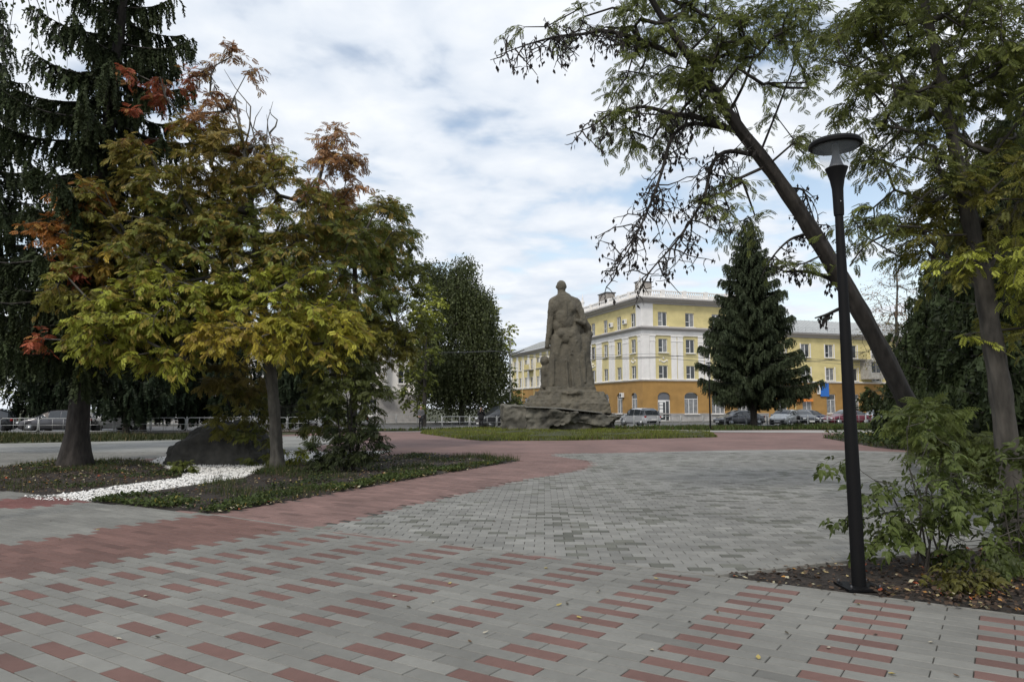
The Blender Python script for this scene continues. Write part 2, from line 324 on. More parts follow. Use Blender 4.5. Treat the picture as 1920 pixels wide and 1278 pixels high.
PV = {}
def paver_mesh(w, d, c, k):
    key = (w, d, k, c)
    if key in PV: return PV[key]
    g = .0035; ch = .004; h = .045; x, y = w / 2 - g, d / 2 - g; xi, yi = x - ch, y - ch
    v = [(-x, -y, -h), (x, -y, -h), (x, y, -h), (-x, y, -h), (-x, -y, -ch), (x, -y, -ch), (x, y, -ch), (-x, y, -ch), (-xi, -yi, 0), (xi, -yi, 0), (xi, yi, 0), (-xi, yi, 0)]
    f = [(8, 9, 10, 11)] + [(4 + i, 4 + (i + 1) % 4, 8 + (i + 1) % 4, 8 + i) for i in range(4)] + [(i, (i + 1) % 4, 4 + (i + 1) % 4, 4 + i) for i in range(4)]
    me = mesh_np('paver', v, [np.array(f)], 'paver', col=np.tile(np.array(c) * k, (12, 1))); PV[key] = me; return me
def lay(name, w, d, ang, org, cols, test, ybound, bounds, jitter=.0007, nobj=300, tone=.16, bond=.5, stain=0, colfn=None):
    """lays pavers on a grid turned by ang about org; test(centres)->mask"""
    ca, sa = math.cos(ang), math.sin(ang)
    (u0, u1), (v0, v1) = bounds
    rows = np.arange(math.floor(v0 / d), math.ceil(v1 / d)); cs = np.arange(math.floor(u0 / w), math.ceil(u1 / w))
    R, Cc = np.meshgrid(rows, cs, indexing='ij'); R = R.ravel(); Cc = Cc.ravel()
    u = (Cc + .5) * w + (R % 2) * w * bond; v = (R + .5) * d
    X = org[0] + u * ca - v * sa; Y = org[1] + u * sa + v * ca
    pts = np.stack([X, Y], 1); ok = test(pts) & (Y > ybound[0]) & (Y < ybound[1]) & (np.abs(X) < 1.0 * np.maximum(Y, 0) * .78 + 1.6)
    X, Y, R, Cc = X[ok], Y[ok], R[ok], Cc[ok]; n = len(X)
    col = colfn(R, Cc, X, Y) if colfn else np.tile(cols, (n, 1))
    kk = 1 + tone * rng.standard_normal(n); kk = np.clip(kk, .6, 1.45)
    kq = np.round(kk / .08) * .08
    z = rng.normal(0, jitter, n)
    tilt = rng.normal(0, .0011, (n, 2))
    px = np.abs(X / np.maximum(Y, .1)) < .705
    inv = px & (Y > 3.95)
    order = np.argsort(np.where(inv, X ** 2 + Y ** 2, 1e9)); near = order[:nobj]
    root = empty(name, (0, 0, 0)); tag(root, kind='structure')
    for i in near:
        c = tuple(np.round(col[i], 4)); o = link('paver', paver_mesh(w, d, c, float(round(kq[i], 3))), root, (X[i], Y[i], z[i]), (tilt[i, 0], tilt[i, 1], ang))
    rest = order[nobj:]
    if len(rest):
        g = .0025; ch = .004; x, y = w / 2 - g, d / 2 - g; xi, yi = x - ch, y - ch
        T = np.array([(-x, -y, -.03), (x, -y, -.03), (x, y, -.03), (-x, y, -.03), (-xi, -yi, 0), (xi, -yi, 0), (xi, yi, 0), (-xi, yi, 0)])
        m = len(rest); V = np.zeros((m, 8, 3)); V[:, :, 0] = X[rest, None] + T[None, :, 0] * ca - T[None, :, 1] * sa; V[:, :, 1] = Y[rest, None] + T[None, :, 0] * sa + T[None, :, 1] * ca
        V[:, :, 2] = z[rest, None] + T[None, :, 2] * .5 + T[None, :, 1] * tilt[rest, 0:1] - T[None, :, 0] * tilt[rest, 1:2]
        Fq = np.array([(4, 5, 6, 7), (0, 1, 5, 4), (1, 2, 6, 5), (2, 3, 7, 6), (3, 0, 4, 7)]); FF = (np.arange(m)[:, None, None] * 8 + Fq[None]).reshape(-1, 4)
        cc = np.repeat(col[rest] * kk[rest, None], 8, 0)
        tag(link('distant_pavers', mesh_np('distant_pavers', V.reshape(-1, 3), [FF], 'paver', col=cc), root), kind='stuff')
    return root
RED = np.array((.165, .094, .079)); GRY = np.array((.202, .199, .18)); RPATH = np.array((.205, .128, .112))
beds = [bed_spruce, bed_rowan, gravel, island, bed_lamp, bed_right]
def notbed(p):
    m = np.ones(len(p), bool)
    for b in beds: m &= ~pip(p, b)
    return m
angU = math.atan2(UU[1], UU[0])
# foreground: rows of long pavers with red ones in every second row and every second place
pw, pd = .4425, .1433
def pat_col(R, Cc, X, Y):
    r = (R % 2 == 0) & (Cc % 2 == 0); return np.where(r[:, None], RED * 1.0, GRY)
org = LW(-1.107, 5.163 - pd)
lay('patterned_paving', pw, pd, angU, org, None, lambda p: pip(p, pattern) & ~pip(p, red_band) & notbed(p) & ~pip(p, grey_left), (1.5, 20), ((-14, 8), (-8, 3)), tone=.07, colfn=pat_col)
lay('red_band_paving', pw, pd, angU, org, RED, lambda p: pip(p, red_band) & notbed(p), (1.5, 30), ((-16, 3), (-7, 4)), tone=.1, nobj=150)
lay('grey_side_paving', pw, pd, angU, org, GRY, lambda p: pip(p, grey_left) & notbed(p) & ~pip(p, red_streak), (1.5, 30), ((-22, 3), (-7, 9)), tone=.06, nobj=80)
lay('red_streak_paving', pw, pd, angU, org, RED * (1.1, .85, .9), lambda p: pip(p, red_streak) & notbed(p), (1.5, 30), ((-22, 3), (-7, 9)), tone=.06, nobj=0)
def circ_col(R, Cc, X, Y):
    base = np.array((.222, .220, .202)); n = np.sin(X * .9 + 1.7 * np.sin(Y * .8)) * .5 + np.sin(Y * 1.3 + X * .35) * .5
    dark = (rng.random(len(X)) < .16 + .14 * n)[:, None]
    c = np.where(dark, base * np.array((.60, .61, .56)), base * (1 + .06 * n[:, None]))
    return c
lay('grey_circle_paving', .24, .17, math.radians(-2.5), (0, 0), None, lambda p: pip(p, circle) & notbed(p), (5, CUT), ((-12, 26), (4, 32)), tone=.11, nobj=300, colfn=circ_col)
def red_test(p):
    return pip(p, plaza) & ~pip(p, circle) & ~pip(p, pattern) & ~pip(p, red_band) & ~pip(p, grey_left) & notbed(p) & ~pip(p, grey_far_left)
lay('red_path_paving', pw, pd, angU, org, RPATH, red_test, (7, CUT), ((-32, 12), (-4, 32)), tone=.11, nobj=150)
lay('grey_walk_paving', pw, pd, angU, org, GRY * 1.0, lambda p: pip(p, grey_far_left) & notbed(p), (15, CUT), ((-40, 6), (-4, 32)), tone=.06, nobj=0)

def kerbline(name, a, b, w=.08, z=.012, L=1.0):
    a = Vector((*a, 0)); b = Vector((*b, 0)); d = b - a; n = max(1, round(d.length / L)); ang = math.atan2(d.y, d.x)
    root = empty(name, a, ang); tag(root, kind='structure'); l = d.length / n
    m = MB(); m.box((.002, -w / 2, -.1), (l - .004, w / 2, 0)); me = m.mesh('kerbstone', 'concrete')
    for i in range(n): link('kerbstone', me, root, (i * l, random.uniform(-.003, .003), z + random.uniform(-.003, .003)))
    return root
kerbline('kerb_edging', LW(-9.955, 6.85), LW(-7.505, 6.78), .045, .004); kerbline('kerb_edging', LW(-7.505, 6.78), LW(-2.36, 7.08), .05, .004); kerbline('kerb_edging', LW(-2.36, 7.05), LW(.07, 7.035), .04, .004); kerbline('kerb_edging', LW(.07, 7.035), LW(3, 7.0), .04, .004)
kerbline('kerb_edging', G(1345, 1080), G(1700, 1042.5), .06, .026); kerbline('kerb_edging', G(1700, 1042.5), G(1960, 1015), .06, .026)
kerbline('kerb_edging', G(98, 929.5), G(253, 906.5), .05, .02); kerbline('kerb_edging', G(253, 906.5), G(340, 896.5), .05, .02); kerbline('kerb_edging', G(169, 940.5), G(340, 914), .05, .02); kerbline('kerb_edging', G(340, 914), G(455, 897), .05, .02)

# ---- planting beds: uneven soil
from mathutils import noise as mn
def soil_bed(name, poly, m='soil', amp=.05, step=.25, mound=.06, z0=-.005):
    xs = [p[0] for p in poly]; ys = [p[1] for p in poly]
    bm = bmesh.new(); f = bm.faces.new([bm.verts.new((x, y, 0)) for x, y in poly])
    x = math.floor(min(xs) / step) * step
    while x < max(xs):
        bmesh.ops.bisect_plane(bm, geom=bm.verts[:] + bm.edges[:] + bm.faces[:], plane_co=(x, 0, 0), plane_no=(1, 0, 0)); x += step
    y = math.floor(min(ys) / step) * step
    while y < max(ys):
        bmesh.ops.bisect_plane(bm, geom=bm.verts[:] + bm.edges[:] + bm.faces[:], plane_co=(0, y, 0), plane_no=(0, 1, 0)); y += step
    bmesh.ops.triangulate(bm, faces=bm.faces[:])
    be = {v for e_ in bm.edges if e_.is_boundary for v in e_.verts}
    for v in bm.verts:
        v.co.z = z0 + (0 if v in be else mound + amp * mn.noise(v.co * 1.7) + amp * .6 * mn.noise(v.co * 6))
    bmesh.ops.recalc_face_normals(bm, faces=bm.faces[:])
    if sum(f.normal.z for f in bm.faces) < 0: bmesh.ops.reverse_faces(bm, faces=bm.faces[:])
    for f in bm.faces: f.smooth = True
    me = bpy.data.meshes.new(name); bm.to_mesh(me); bm.free(); me.materials.append(MAT[m]); return tag(link(name, me), kind='structure')
soil_bed('planting_bed', bed_spruce, mound=.03, amp=.02); soil_bed('planting_bed', bed_rowan, mound=.03, amp=.02); soil_bed('planting_bed', bed_lamp, step=.12, amp=.015, mound=.006, z0=-.008)
soil_bed('planting_bed', bed_right, step=.6)
soil_bed('lawn', island, 'turf', step=.8, amp=.08, mound=.1); soil_bed('lawn', lawn_left, 'turf', step=1.5, amp=.06, mound=.03); soil_bed('lawn', lawn_right, 'turf', step=1.5, amp=.06, mound=.03)
soil_bed('gravel_base', gravel, 'weathered_white', amp=.003, mound=.005, z0=-.002)

def sample(poly, n):
    xs = [p[0] for p in poly]; ys = [p[1] for p in poly]; out = np.zeros((0, 2))
    while len(out) < n:
        q = rng.uniform((min(xs), min(ys)), (max(xs), max(ys)), (n * 2, 2)); out = np.concatenate([out, q[pip(q, poly)]])
    return out[:n]
# white pebbles
def stones(name, pts, r0, r1, cfn, z0=.0):
    T = np.array([(1, 0, 0), (0, 1, 0), (-1, 0, 0), (0, -1, 0), (0, 0, 1), (0, 0, -1)], float); Ft = np.array([(0, 1, 4), (1, 2, 4), (2, 3, 4), (3, 0, 4), (1, 0, 5), (2, 1, 5), (3, 2, 5), (0, 3, 5)])
    n = len(pts); r = rng.uniform(r0, r1, (n, 1, 1)); sc3 = rng.uniform(.6, 1.2, (n, 1, 3)) * (1, 1, .65); th = rng.uniform(0, 6.28, n)
    V = T[None] * sc3 * r; V = V + rng.normal(0, .12, V.shape) * r
    c, s = np.cos(th)[:, None], np.sin(th)[:, None]; x = V[:, :, 0] * c - V[:, :, 1] * s; y = V[:, :, 0] * s + V[:, :, 1] * c
    V[:, :, 0] = x + pts[:, 0:1]; V[:, :, 1] = y + pts[:, 1:2]; V[:, :, 2] += z0 + r[:, :, 0] * .4 + rng.uniform(0, .015, (n, 1))
    FF = (np.arange(n)[:, None, None] * 6 + Ft[None]).reshape(-1, 3)
    return tag(link(name, mesh_np(name, V.reshape(-1, 3), [FF], 'gravel_stone', col=np.repeat(cfn(n), 6, 0))), kind='stuff')
def whites(n):
    k = rng.uniform(.68, .9, n); k[rng.random(n) < .13] = .13; return np.stack([k, k * .985, k * .95], 1)
st = stones('white_gravel', sample(gravel, 23000), .015, .032, whites); tag(st, 'white pebble strip running past the dark boulder between the beds', 'gravel')
q = sample(GP([(40, 930), (100, 928), (180, 938), (120, 940), (50, 936)]), 120); stx = stones('scattered_gravel', q, .012, .025, whites); tag(stx, 'loose white pebbles spilt on the paving at the strip tip', 'gravel')
# ---------------------------------------------------------------- buildings
def wall_mesh(name, L, z0, z1, holes, m, depth=.22, arch=0):
    """wall in the xz plane facing -y, x 0..L; holes (x0,x1,za,zb[,rise])"""
    xs = sorted({0, L, *[h[0] for h in holes], *[h[1] for h in holes]}); zs = sorted({z0, z1, *[h[2] for h in holes], *[h[3] for h in holes]})
    b = MB()
    for i in range(len(xs) - 1):
        for j in range(len(zs) - 1):
            cx_, cz_ = (xs[i] + xs[i + 1]) / 2, (zs[j] + zs[j + 1]) / 2
            if any(h[0] < cx_ < h[1] and h[2] < cz_ < h[3] for h in holes): continue
            b.add([(xs[i], 0, zs[j]), (xs[i + 1], 0, zs[j]), (xs[i + 1], 0, zs[j + 1]), (xs[i], 0, zs[j + 1])], [(0, 1, 2, 3)])
    for h in holes:
        x0, x1, a, c = h[:4]
        b.add([(x0, 0, a), (x1, 0, a), (x1, depth, a), (x0, depth, a), (x0, 0, c), (x1, 0, c), (x1, depth, c), (x0, depth, c)], [(0, 3, 2, 1), (4, 5, 6, 7), (0, 4, 7, 3), (1, 2, 6, 5)])
        if len(h) > 4:
            r = h[4]; n = 8; mx_ = (x0 + x1) / 2; hw = (x1 - x0) / 2
            pts = [(x0 + (x1 - x0) * k / n, c - r + r * math.sqrt(max(0, 1 - ((x0 + (x1 - x0) * k / n - mx_) / hw) ** 2))) for k in range(n + 1)]
            for k in range(n):
                (xa, za), (xb, zb) = pts[k], pts[k + 1]
                b.add([(xa, 0, za), (xb, 0, zb), (xb, 0, c), (xa, 0, c), (xa, depth, za), (xb, depth, zb)], [(0, 1, 2, 3), (0, 4, 5, 1)])
    return b.mesh(name, m)
WM = {}
def window(parent, x, z, w, h, ry=0, off=(0, 0), kind=0, style='pair', sill=True, frame='white_plastic', y=.14):
    """window centred at x (along the wall), bottom z. parent local wall frame given by ry and origin off"""
    key = (round(w, 3), round(h, 3), kind, style, frame, sill)
    if key not in WM:
        b = MB(); t = .075; d = .05
        b.box((-w / 2, -d / 2, 0), (-w / 2 + t, d / 2, h)).box((w / 2 - t, -d / 2, 0), (w / 2, d / 2, h)).box((-w / 2 + t, -d / 2, 0), (w / 2 - t, d / 2, t)).box((-w / 2 + t, -d / 2, h - t), (w / 2 - t, d / 2, h))
        ps = []
        if style == 'pair':
            b.box((-.045, -d / 2, t), (.045, d / 2, h - t)); b.box((-w / 2 + t, -d / 2 + .003, h * .36), (-.045, d / 2 - .003, h * .36 + .05))
            ps = [(-w / 2 + t, -.045, t, h - t), (.045, w / 2 - t, t, h - t)]
        elif style == 'trio':
            b.box((-w / 2 + t, -d / 2, h * .68), (w / 2 - t, d / 2, h * .68 + .07))
            for xx in (-w / 6, w / 6): b.box((xx - .035, -d / 2, t), (xx + .035, d / 2, h * .68))
            ps = [(-w / 2 + t, -w / 6 - .035, t, h * .68), (-w / 6 + .035, w / 6 - .035, t, h * .68), (w / 6 + .035, w / 2 - t, t, h * .68), (-w / 2 + t, w / 2 - t, h * .68 + .07, h - t)]
        else:
            b.box((-.035, -d / 2, t), (.035, d / 2, h * .7)); b.box((-w / 2 + t, -d / 2, h * .7), (w / 2 - t, d / 2, h * .7 + .07))
            ps = [(-w / 2 + t, -.035, t, h * .7), (.035, w / 2 - t, t, h * .7), (-w / 2 + t, w / 2 - t, h * .7 + .07, h - t)]
        pm = [MB().add([(a, .01, c), (bb, .01, c), (bb, .01, dd), (a, .01, dd)], [(0, 1, 2, 3)]).mesh('pane', 'window_curtain' if (kind >> i) & 1 else 'window_dark') for i, (a, bb, c, dd) in enumerate(ps)]
        sm = MB().box((-w / 2 - .12, -.34, -.09), (w / 2 + .12, .0, -.01)).mesh('sill', 'white_render') if sill else None
        WM[key] = (b.mesh('window', frame), pm, sm)
    fm, pm, sm = WM[key]; c, s = math.cos(ry), math.sin(ry)
    X = off[0] + x * c - y * s; Y = off[1] + x * s + y * c
    o = link('window', fm, parent, (X, Y, z), (0, 0, ry))
    for p in pm: link('pane', p, o)
    if sm: link('sill', sm, o)
    return o
def cornice(name, poly, profile, m, parent, closed=False):
    """profile [(outward,z)], swept along poly (list of xy), outward to the right-hand side"""
    b = MB(); n = len(poly); k = len(profile); vs = []
    for i, p in enumerate(poly):
        p = Vector(p)
        d0 = (p - Vector(poly[i - 1])).normalized() if i > 0 else None; d1 = (Vector(poly[i + 1]) - p).normalized() if i < n - 1 else None
        n0 = Vector((d0.y, -d0.x)) if d0 else None; n1 = Vector((d1.y, -d1.x)) if d1 else None
        if n0 is None: nn = n1
        elif n1 is None: nn = n0
        else: nn = (n0 + n1); nn = nn / (nn.length ** 2) * 2
        for o, z in profile: vs.append((p.x + nn.x * o, p.y + nn.y * o, z))
    fs = [(i * k + j, (i + 1) * k + j, (i + 1) * k + j + 1, i * k + j + 1) for i in range(n - 1) for j in range(k - 1)]
    b.add(vs, fs); return b.build(name, m, parent)
C0 = (16.25, 91.0)
bld = empty('apartment_building', (*C0, 0), A1, 'four storey corner building in yellow and white with orange ground floor and roof balustrade', 'building')
RL, LL = 18.6, 17.4; HL = 3.95; RY2 = -math.pi / 2
rx = [2.97 + HL * i for i in range(4)]; lx = [2.3 + 4.05 * i for i in range(4)]
# local frame: right facade along +x facing -y ; left facade along +y facing -x (ry=-90deg, x runs from far to near)
def face(name, L, z0, z1, holes, m, left=False, parent=bld, shift=0, **k):
    me = wall_mesh(name, L, z0, z1, holes, m, **k)
    return link(name, me, parent, (0, L + shift, 0) if left else (shift, 0, 0), (0, 0, RY2 if left else 0))
ww, w2 = 1.3, 1.3
def hl(xs, L, left, spec):
    out = []
    for x in xs:
        x_ = L - x if left else x
        for (w, a, c, *r) in spec: out.append((x_ - w / 2, x_ + w / 2, a, c, *r))
    return out
f4 = [(ww, 11.95, 13.75)]; f23 = [(ww, 8.6, 10.35), (ww, 5.3, 6.98)]
for left, xs, L in ((False, rx, RL), (True, lx, LL)):
    face('wall', L, 11.6, 15.0, hl(xs, L, left, f4), 'yellow_render', left)
    face('wall', L, 5.05, 11.6, hl(xs, L, left, f23), 'pale_yellow', left)
gr = [(2.2 - .0 + .75 - .8 - .75 + .8, 0, 0)]
gh = [(2.1, 3.85, .0, 3.6, .45)] + [(x - 1.0, x + 1.0, .9, 3.6, .45) for x in (6.9, 10.9, 14.8)]
face('wall', RL, .9, 5.05, [(a, b_, max(c, .9), d, e_) for a, b_, c, d, e_ in gh], 'orange_render')
face('foundation', RL, 0, .9, [(2.1, 3.85, 0, .9)], 'stone_base')
glh = [(LL - x - .8, LL - x + .8, .9, 3.55, .4) for x in lx]
face('wall', LL, .9, 5.05, glh, 'orange_render', True); face('foundation', LL, 0, .9, [], 'stone_base', True)
for i, x in enumerate(rx):
    window(bld, x, 11.95, ww, 1.8, kind=(1, 2, 3, 0)[i]); window(bld, x, 8.6, ww, 1.75, kind=(2, 0, 1, 3)[i]); window(bld, x, 5.3, ww, 1.68, kind=(0, 0, 2, 1)[i])
    if i: window(bld, x, .9, 2.0, 2.7, kind=7, style='trio')
for i, x in enumerate(lx):
    xx = LL - x
    for z, h, k in ((11.95, 1.8, (0, 1, 0, 0)[i]), (8.6, 1.75, (0, 0, 1, 0)[i]), (5.3, 1.68, (0, 0, 0, 1)[i])): window(bld, xx, z, ww, h, RY2, (0, LL), kind=k)
    window(bld, xx, .9, 1.6, 2.65, RY2, (0, LL), kind=3, style='arch')
# door
dr = MB(); dr.box((-.87, -.03, 0), (-.75, .05, 2.5)).box((.75, -.03, 0), (.87, .05, 2.5)).box((-.87, -.03, 2.5), (.87, .05, 2.62)).box((.22, -.03, .05), (.3, .05, 2.5)).box((-.75, -.03, 0), (.22, .05, .14)).box((-.75, -.03, 2.36), (.22, .05, 2.5)).box((-.75, -.03, .9), (.22, .05, .98))
do = dr.build('door', 'white_plastic', bld, (2.975, .14, 0)); MB().box((-.75, .0, .14), (.75, .01, 2.5)).build('pane', 'window_dark', do)
MB().box((-.87, .0, 2.62), (.87, .02, 3.6)).build('fanlight', 'grey_plastic', do)
for z, h in ((1.05, .45), (1.6, .3), (2.0, .3), (.45, .35)): MB().box((-.6, -.012, z), (-.1, -.002, z + h)).build('poster', 'white_plastic', do)
# pilasters (white) on floors 2-3 and corner strips
def pil(x, w, z0, z1, left, out=.09, m='white_render', cap=True, parent=bld):
    b = MB(); b.box((-w / 2, -out, z0), (w / 2, .02, z1))
    if cap: b.box((-w / 2 - .04, -out - .05, z1 - .75), (w / 2 + .04, .0, z1 - .65)).box((-w / 2 - .05, -out - .07, z1 - .12), (w / 2 + .05, .0, z1))
    if left: return b.build('pilaster', m, parent, (0, x, 0), (0, 0, RY2))
    return b.build('pilaster', m, parent, (x, 0, 0))
for i in range(4):
    for s in (-.46, .46):
        if i < 3: pil(rx[i] + HL / 2 + s, .8, 5.25, 10.75, False)
        if i < 3: pil(lx[i] + 4.05 / 2 + s, .85, 5.25, 10.75, True)
pil(1.42, .8, 5.25, 10.75, False); pil(.62, .74, 5.25, 10.75, True)
b = MB(); b.box((-.12, -.12, 5.2), (.98, .0, 10.75)).box((-.12, .001, 5.2), (0, .22, 10.75)); b.build('corner_pier', 'white_render', bld)
b = MB(); b.box((-.1, -.1, 11.9), (1.55, .0, 14.75)).box((-.1, .001, 11.9), (0, 1.35, 14.75)); b.build('corner_pier', 'white_render', bld)
b = MB(); b.box((-.1, 14.9, 5.2), (-.0, 15.6, 10.75)); b.build('pilaster', 'white_render', bld)
pil(17.4, 1.4, 5.25, 10.75, False); pil(17.7, 1.2, 11.9, 14.75, False, cap=False)
path = [(0, LL), (0, 0), (RL, 0)]
pr = lambda z, pts: [(o, z + q) for o, q in pts]
cornice('frieze', path, [(0, 10.75), (.14, 10.75), (.14, 11.35), (0, 11.35)], 'white_render', bld)
cornice('cornice', path, [(.0, 11.35), (.25, 11.38), (.3, 11.5), (.5, 11.6), (.62, 11.62), (.62, 11.78), (.5, 11.8), (0, 11.92)], 'grey_trim', bld)
cornice('cornice', path, [(0, 5.0), (.12, 5.02), (.2, 5.12), (.26, 5.14), (.26, 5.2), (0, 5.24)], 'white_render', bld)
cornice('cornice', path, [(0, 14.72), (.15, 14.72), (.18, 14.9), (.35, 15.0), (.6, 15.02), (.6, 15.12), (.85, 15.2), (.95, 15.3), (.95, 15.4), (0, 15.46)], 'grey_trim', bld)
cornice('ledge', path, [(.0, 15.461), (.96, 15.405), (.97, 15.47), (0, 15.5)], 'white_render', bld)
cornice('plinth_course', path, [(0, .86), (.06, .86), (.06, .94), (0, .95)], 'grey_trim', bld)
# swags in some bays
sw = MB()
for s in range(9):
    pass
sw.tube([(-.55 + 1.1 * t / 10, -.03, .32 - .32 * math.sin(math.pi * t / 10)) for t in range(11)], [.03 + .06 * math.sin(math.pi * t / 10) for t in range(11)], 6)
sw.lathe([(.03, 0), (.14, .05), (.14, .2), (.03, .26)], 8, (0, -.03, .34)); sw.tube([(-.55, -.03, .32), (-.58, -.03, .0)], .04, 6).tube([(.55, -.03, .32), (.58, -.03, .0)], .04, 6)
swm = sw.mesh('garland_relief', 'white_render')
for i in (0,): link('garland_relief', swm, bld, (rx[i], 0, 7.4))
for i in (0, 3): link('garland_relief', swm, bld, (0, lx[i], 7.4), (0, 0, RY2))
# roof slab, balustrade
MB().box((-.3, -.3, 15.47), (RL, LL, 15.55)).build('roof', 'metal_roof', bld)
rv = MB(); rv.add([(1, 1, 15.55), (RL - 1, 1, 15.55), (RL - 1, LL, 15.55), (1, LL, 15.55), (6, 6, 17.2), (RL - 3, 6, 17.2), (RL - 3, LL, 17.2), (6, LL, 17.2)], [(0, 1, 5, 4), (1, 2, 6, 5), (3, 0, 4, 7), (4, 5, 6, 7)]); rv.build('roof', 'metal_roof', bld)
bal = MB().lathe([(.05, 0), (.09, .1), (.11, .22), (.05, .42), (.04, .5), (.08, .6), (.08, .66)], 8).mesh('baluster', 'white_render')
def balustrade(p0, p1, solid=False):
    p0 = Vector(p0); p1 = Vector(p1); d = p1 - p0; n = max(1, round(d.length / 3.2)); ang = math.atan2(d.y, d.x); u = d / d.length
    MB().box((0, -.13, .0), (d.length, .13, .14)).build('balustrade_base', 'white_render', bld, (p0.x, p0.y, 15.5), (0, 0, ang)); MB().box((0, -.12, .8), (d.length, .12, .94)).build('handrail', 'white_render', bld, (p0.x, p0.y, 15.5), (0, 0, ang))
    for i in range(n + 1):
        q = p0 + d * i / n; MB().box((-.26, -.2, 0), (.26, .2, 1.02)).build('balustrade_pier', 'white_render', bld, (q.x, q.y, 15.5), (0, 0, ang))
        if i < n:
            for k in range(9):
                r = q + u * (d.length / n) * ((k + 1) / 10); link('baluster', bal, bld, (r.x, r.y, 15.64))
balustrade((-.3, -.3), (RL, -.3)); balustrade((-.3, -.3), (-.3, LL))
urn = MB().lathe([(.2, 0), (.2, .12), (.1, .2), (.28, .55), (.3, .8), (.12, 1.0), (.14, 1.1), (.06, 1.5), (.0, 2.1)], 12).mesh('finial', 'white_render')
for x, y in ((-.3, -.3), (-.3, LL)): link('finial', urn, bld, (x, y, 16.52))
for (x, y, w, d, h) in ((3.6, 6, 1.9, 1.2, 3.0), (.8, 11.5, 1.3, 2.6, 2.1), (9.2, 6, 1.5, .9, 1.2)):
    c = MB().box((-w / 2, -d / 2, 0), (w / 2, d / 2, h)).build('chimney', 'brick_grey', bld, (x, y, 15.5)); MB().box((-w / 2 - .12, -d / 2 - .12, h), (w / 2 + .12, d / 2 + .12, h + .12)).build('chimney_cap', 'dark_metal', c)
def ac(parent, x, y, z, rz):
    b = MB(); b.box((-.42, -.32, 0), (.42, -.02, .6)); o = b.build('air_conditioner', 'white_plastic', parent, (x, y, z), (0, 0, rz), bevel=.02)
    MB().lathe([(.02, 0), (.23, 0), (.23, .012), (.02, .012)], 20).build('fan_grille', 'dark_metal', o, (-.1, -.325, .3), (math.pi / 2, 0, 0)); MB().box((-.4, -.3, -.07), (-.36, 0, -.01)).box((.36, -.3, -.07), (.4, 0, -.01)).build('bracket', 'dark_metal', o)
ac(bld, 0, 4.3, 12.55, RY2); ac(bld, 0, 8.3, 12.55, RY2); ac(bld, 0, 5.4, 3.0, RY2); ac(bld, 0, 15.9, 3.2, RY2)
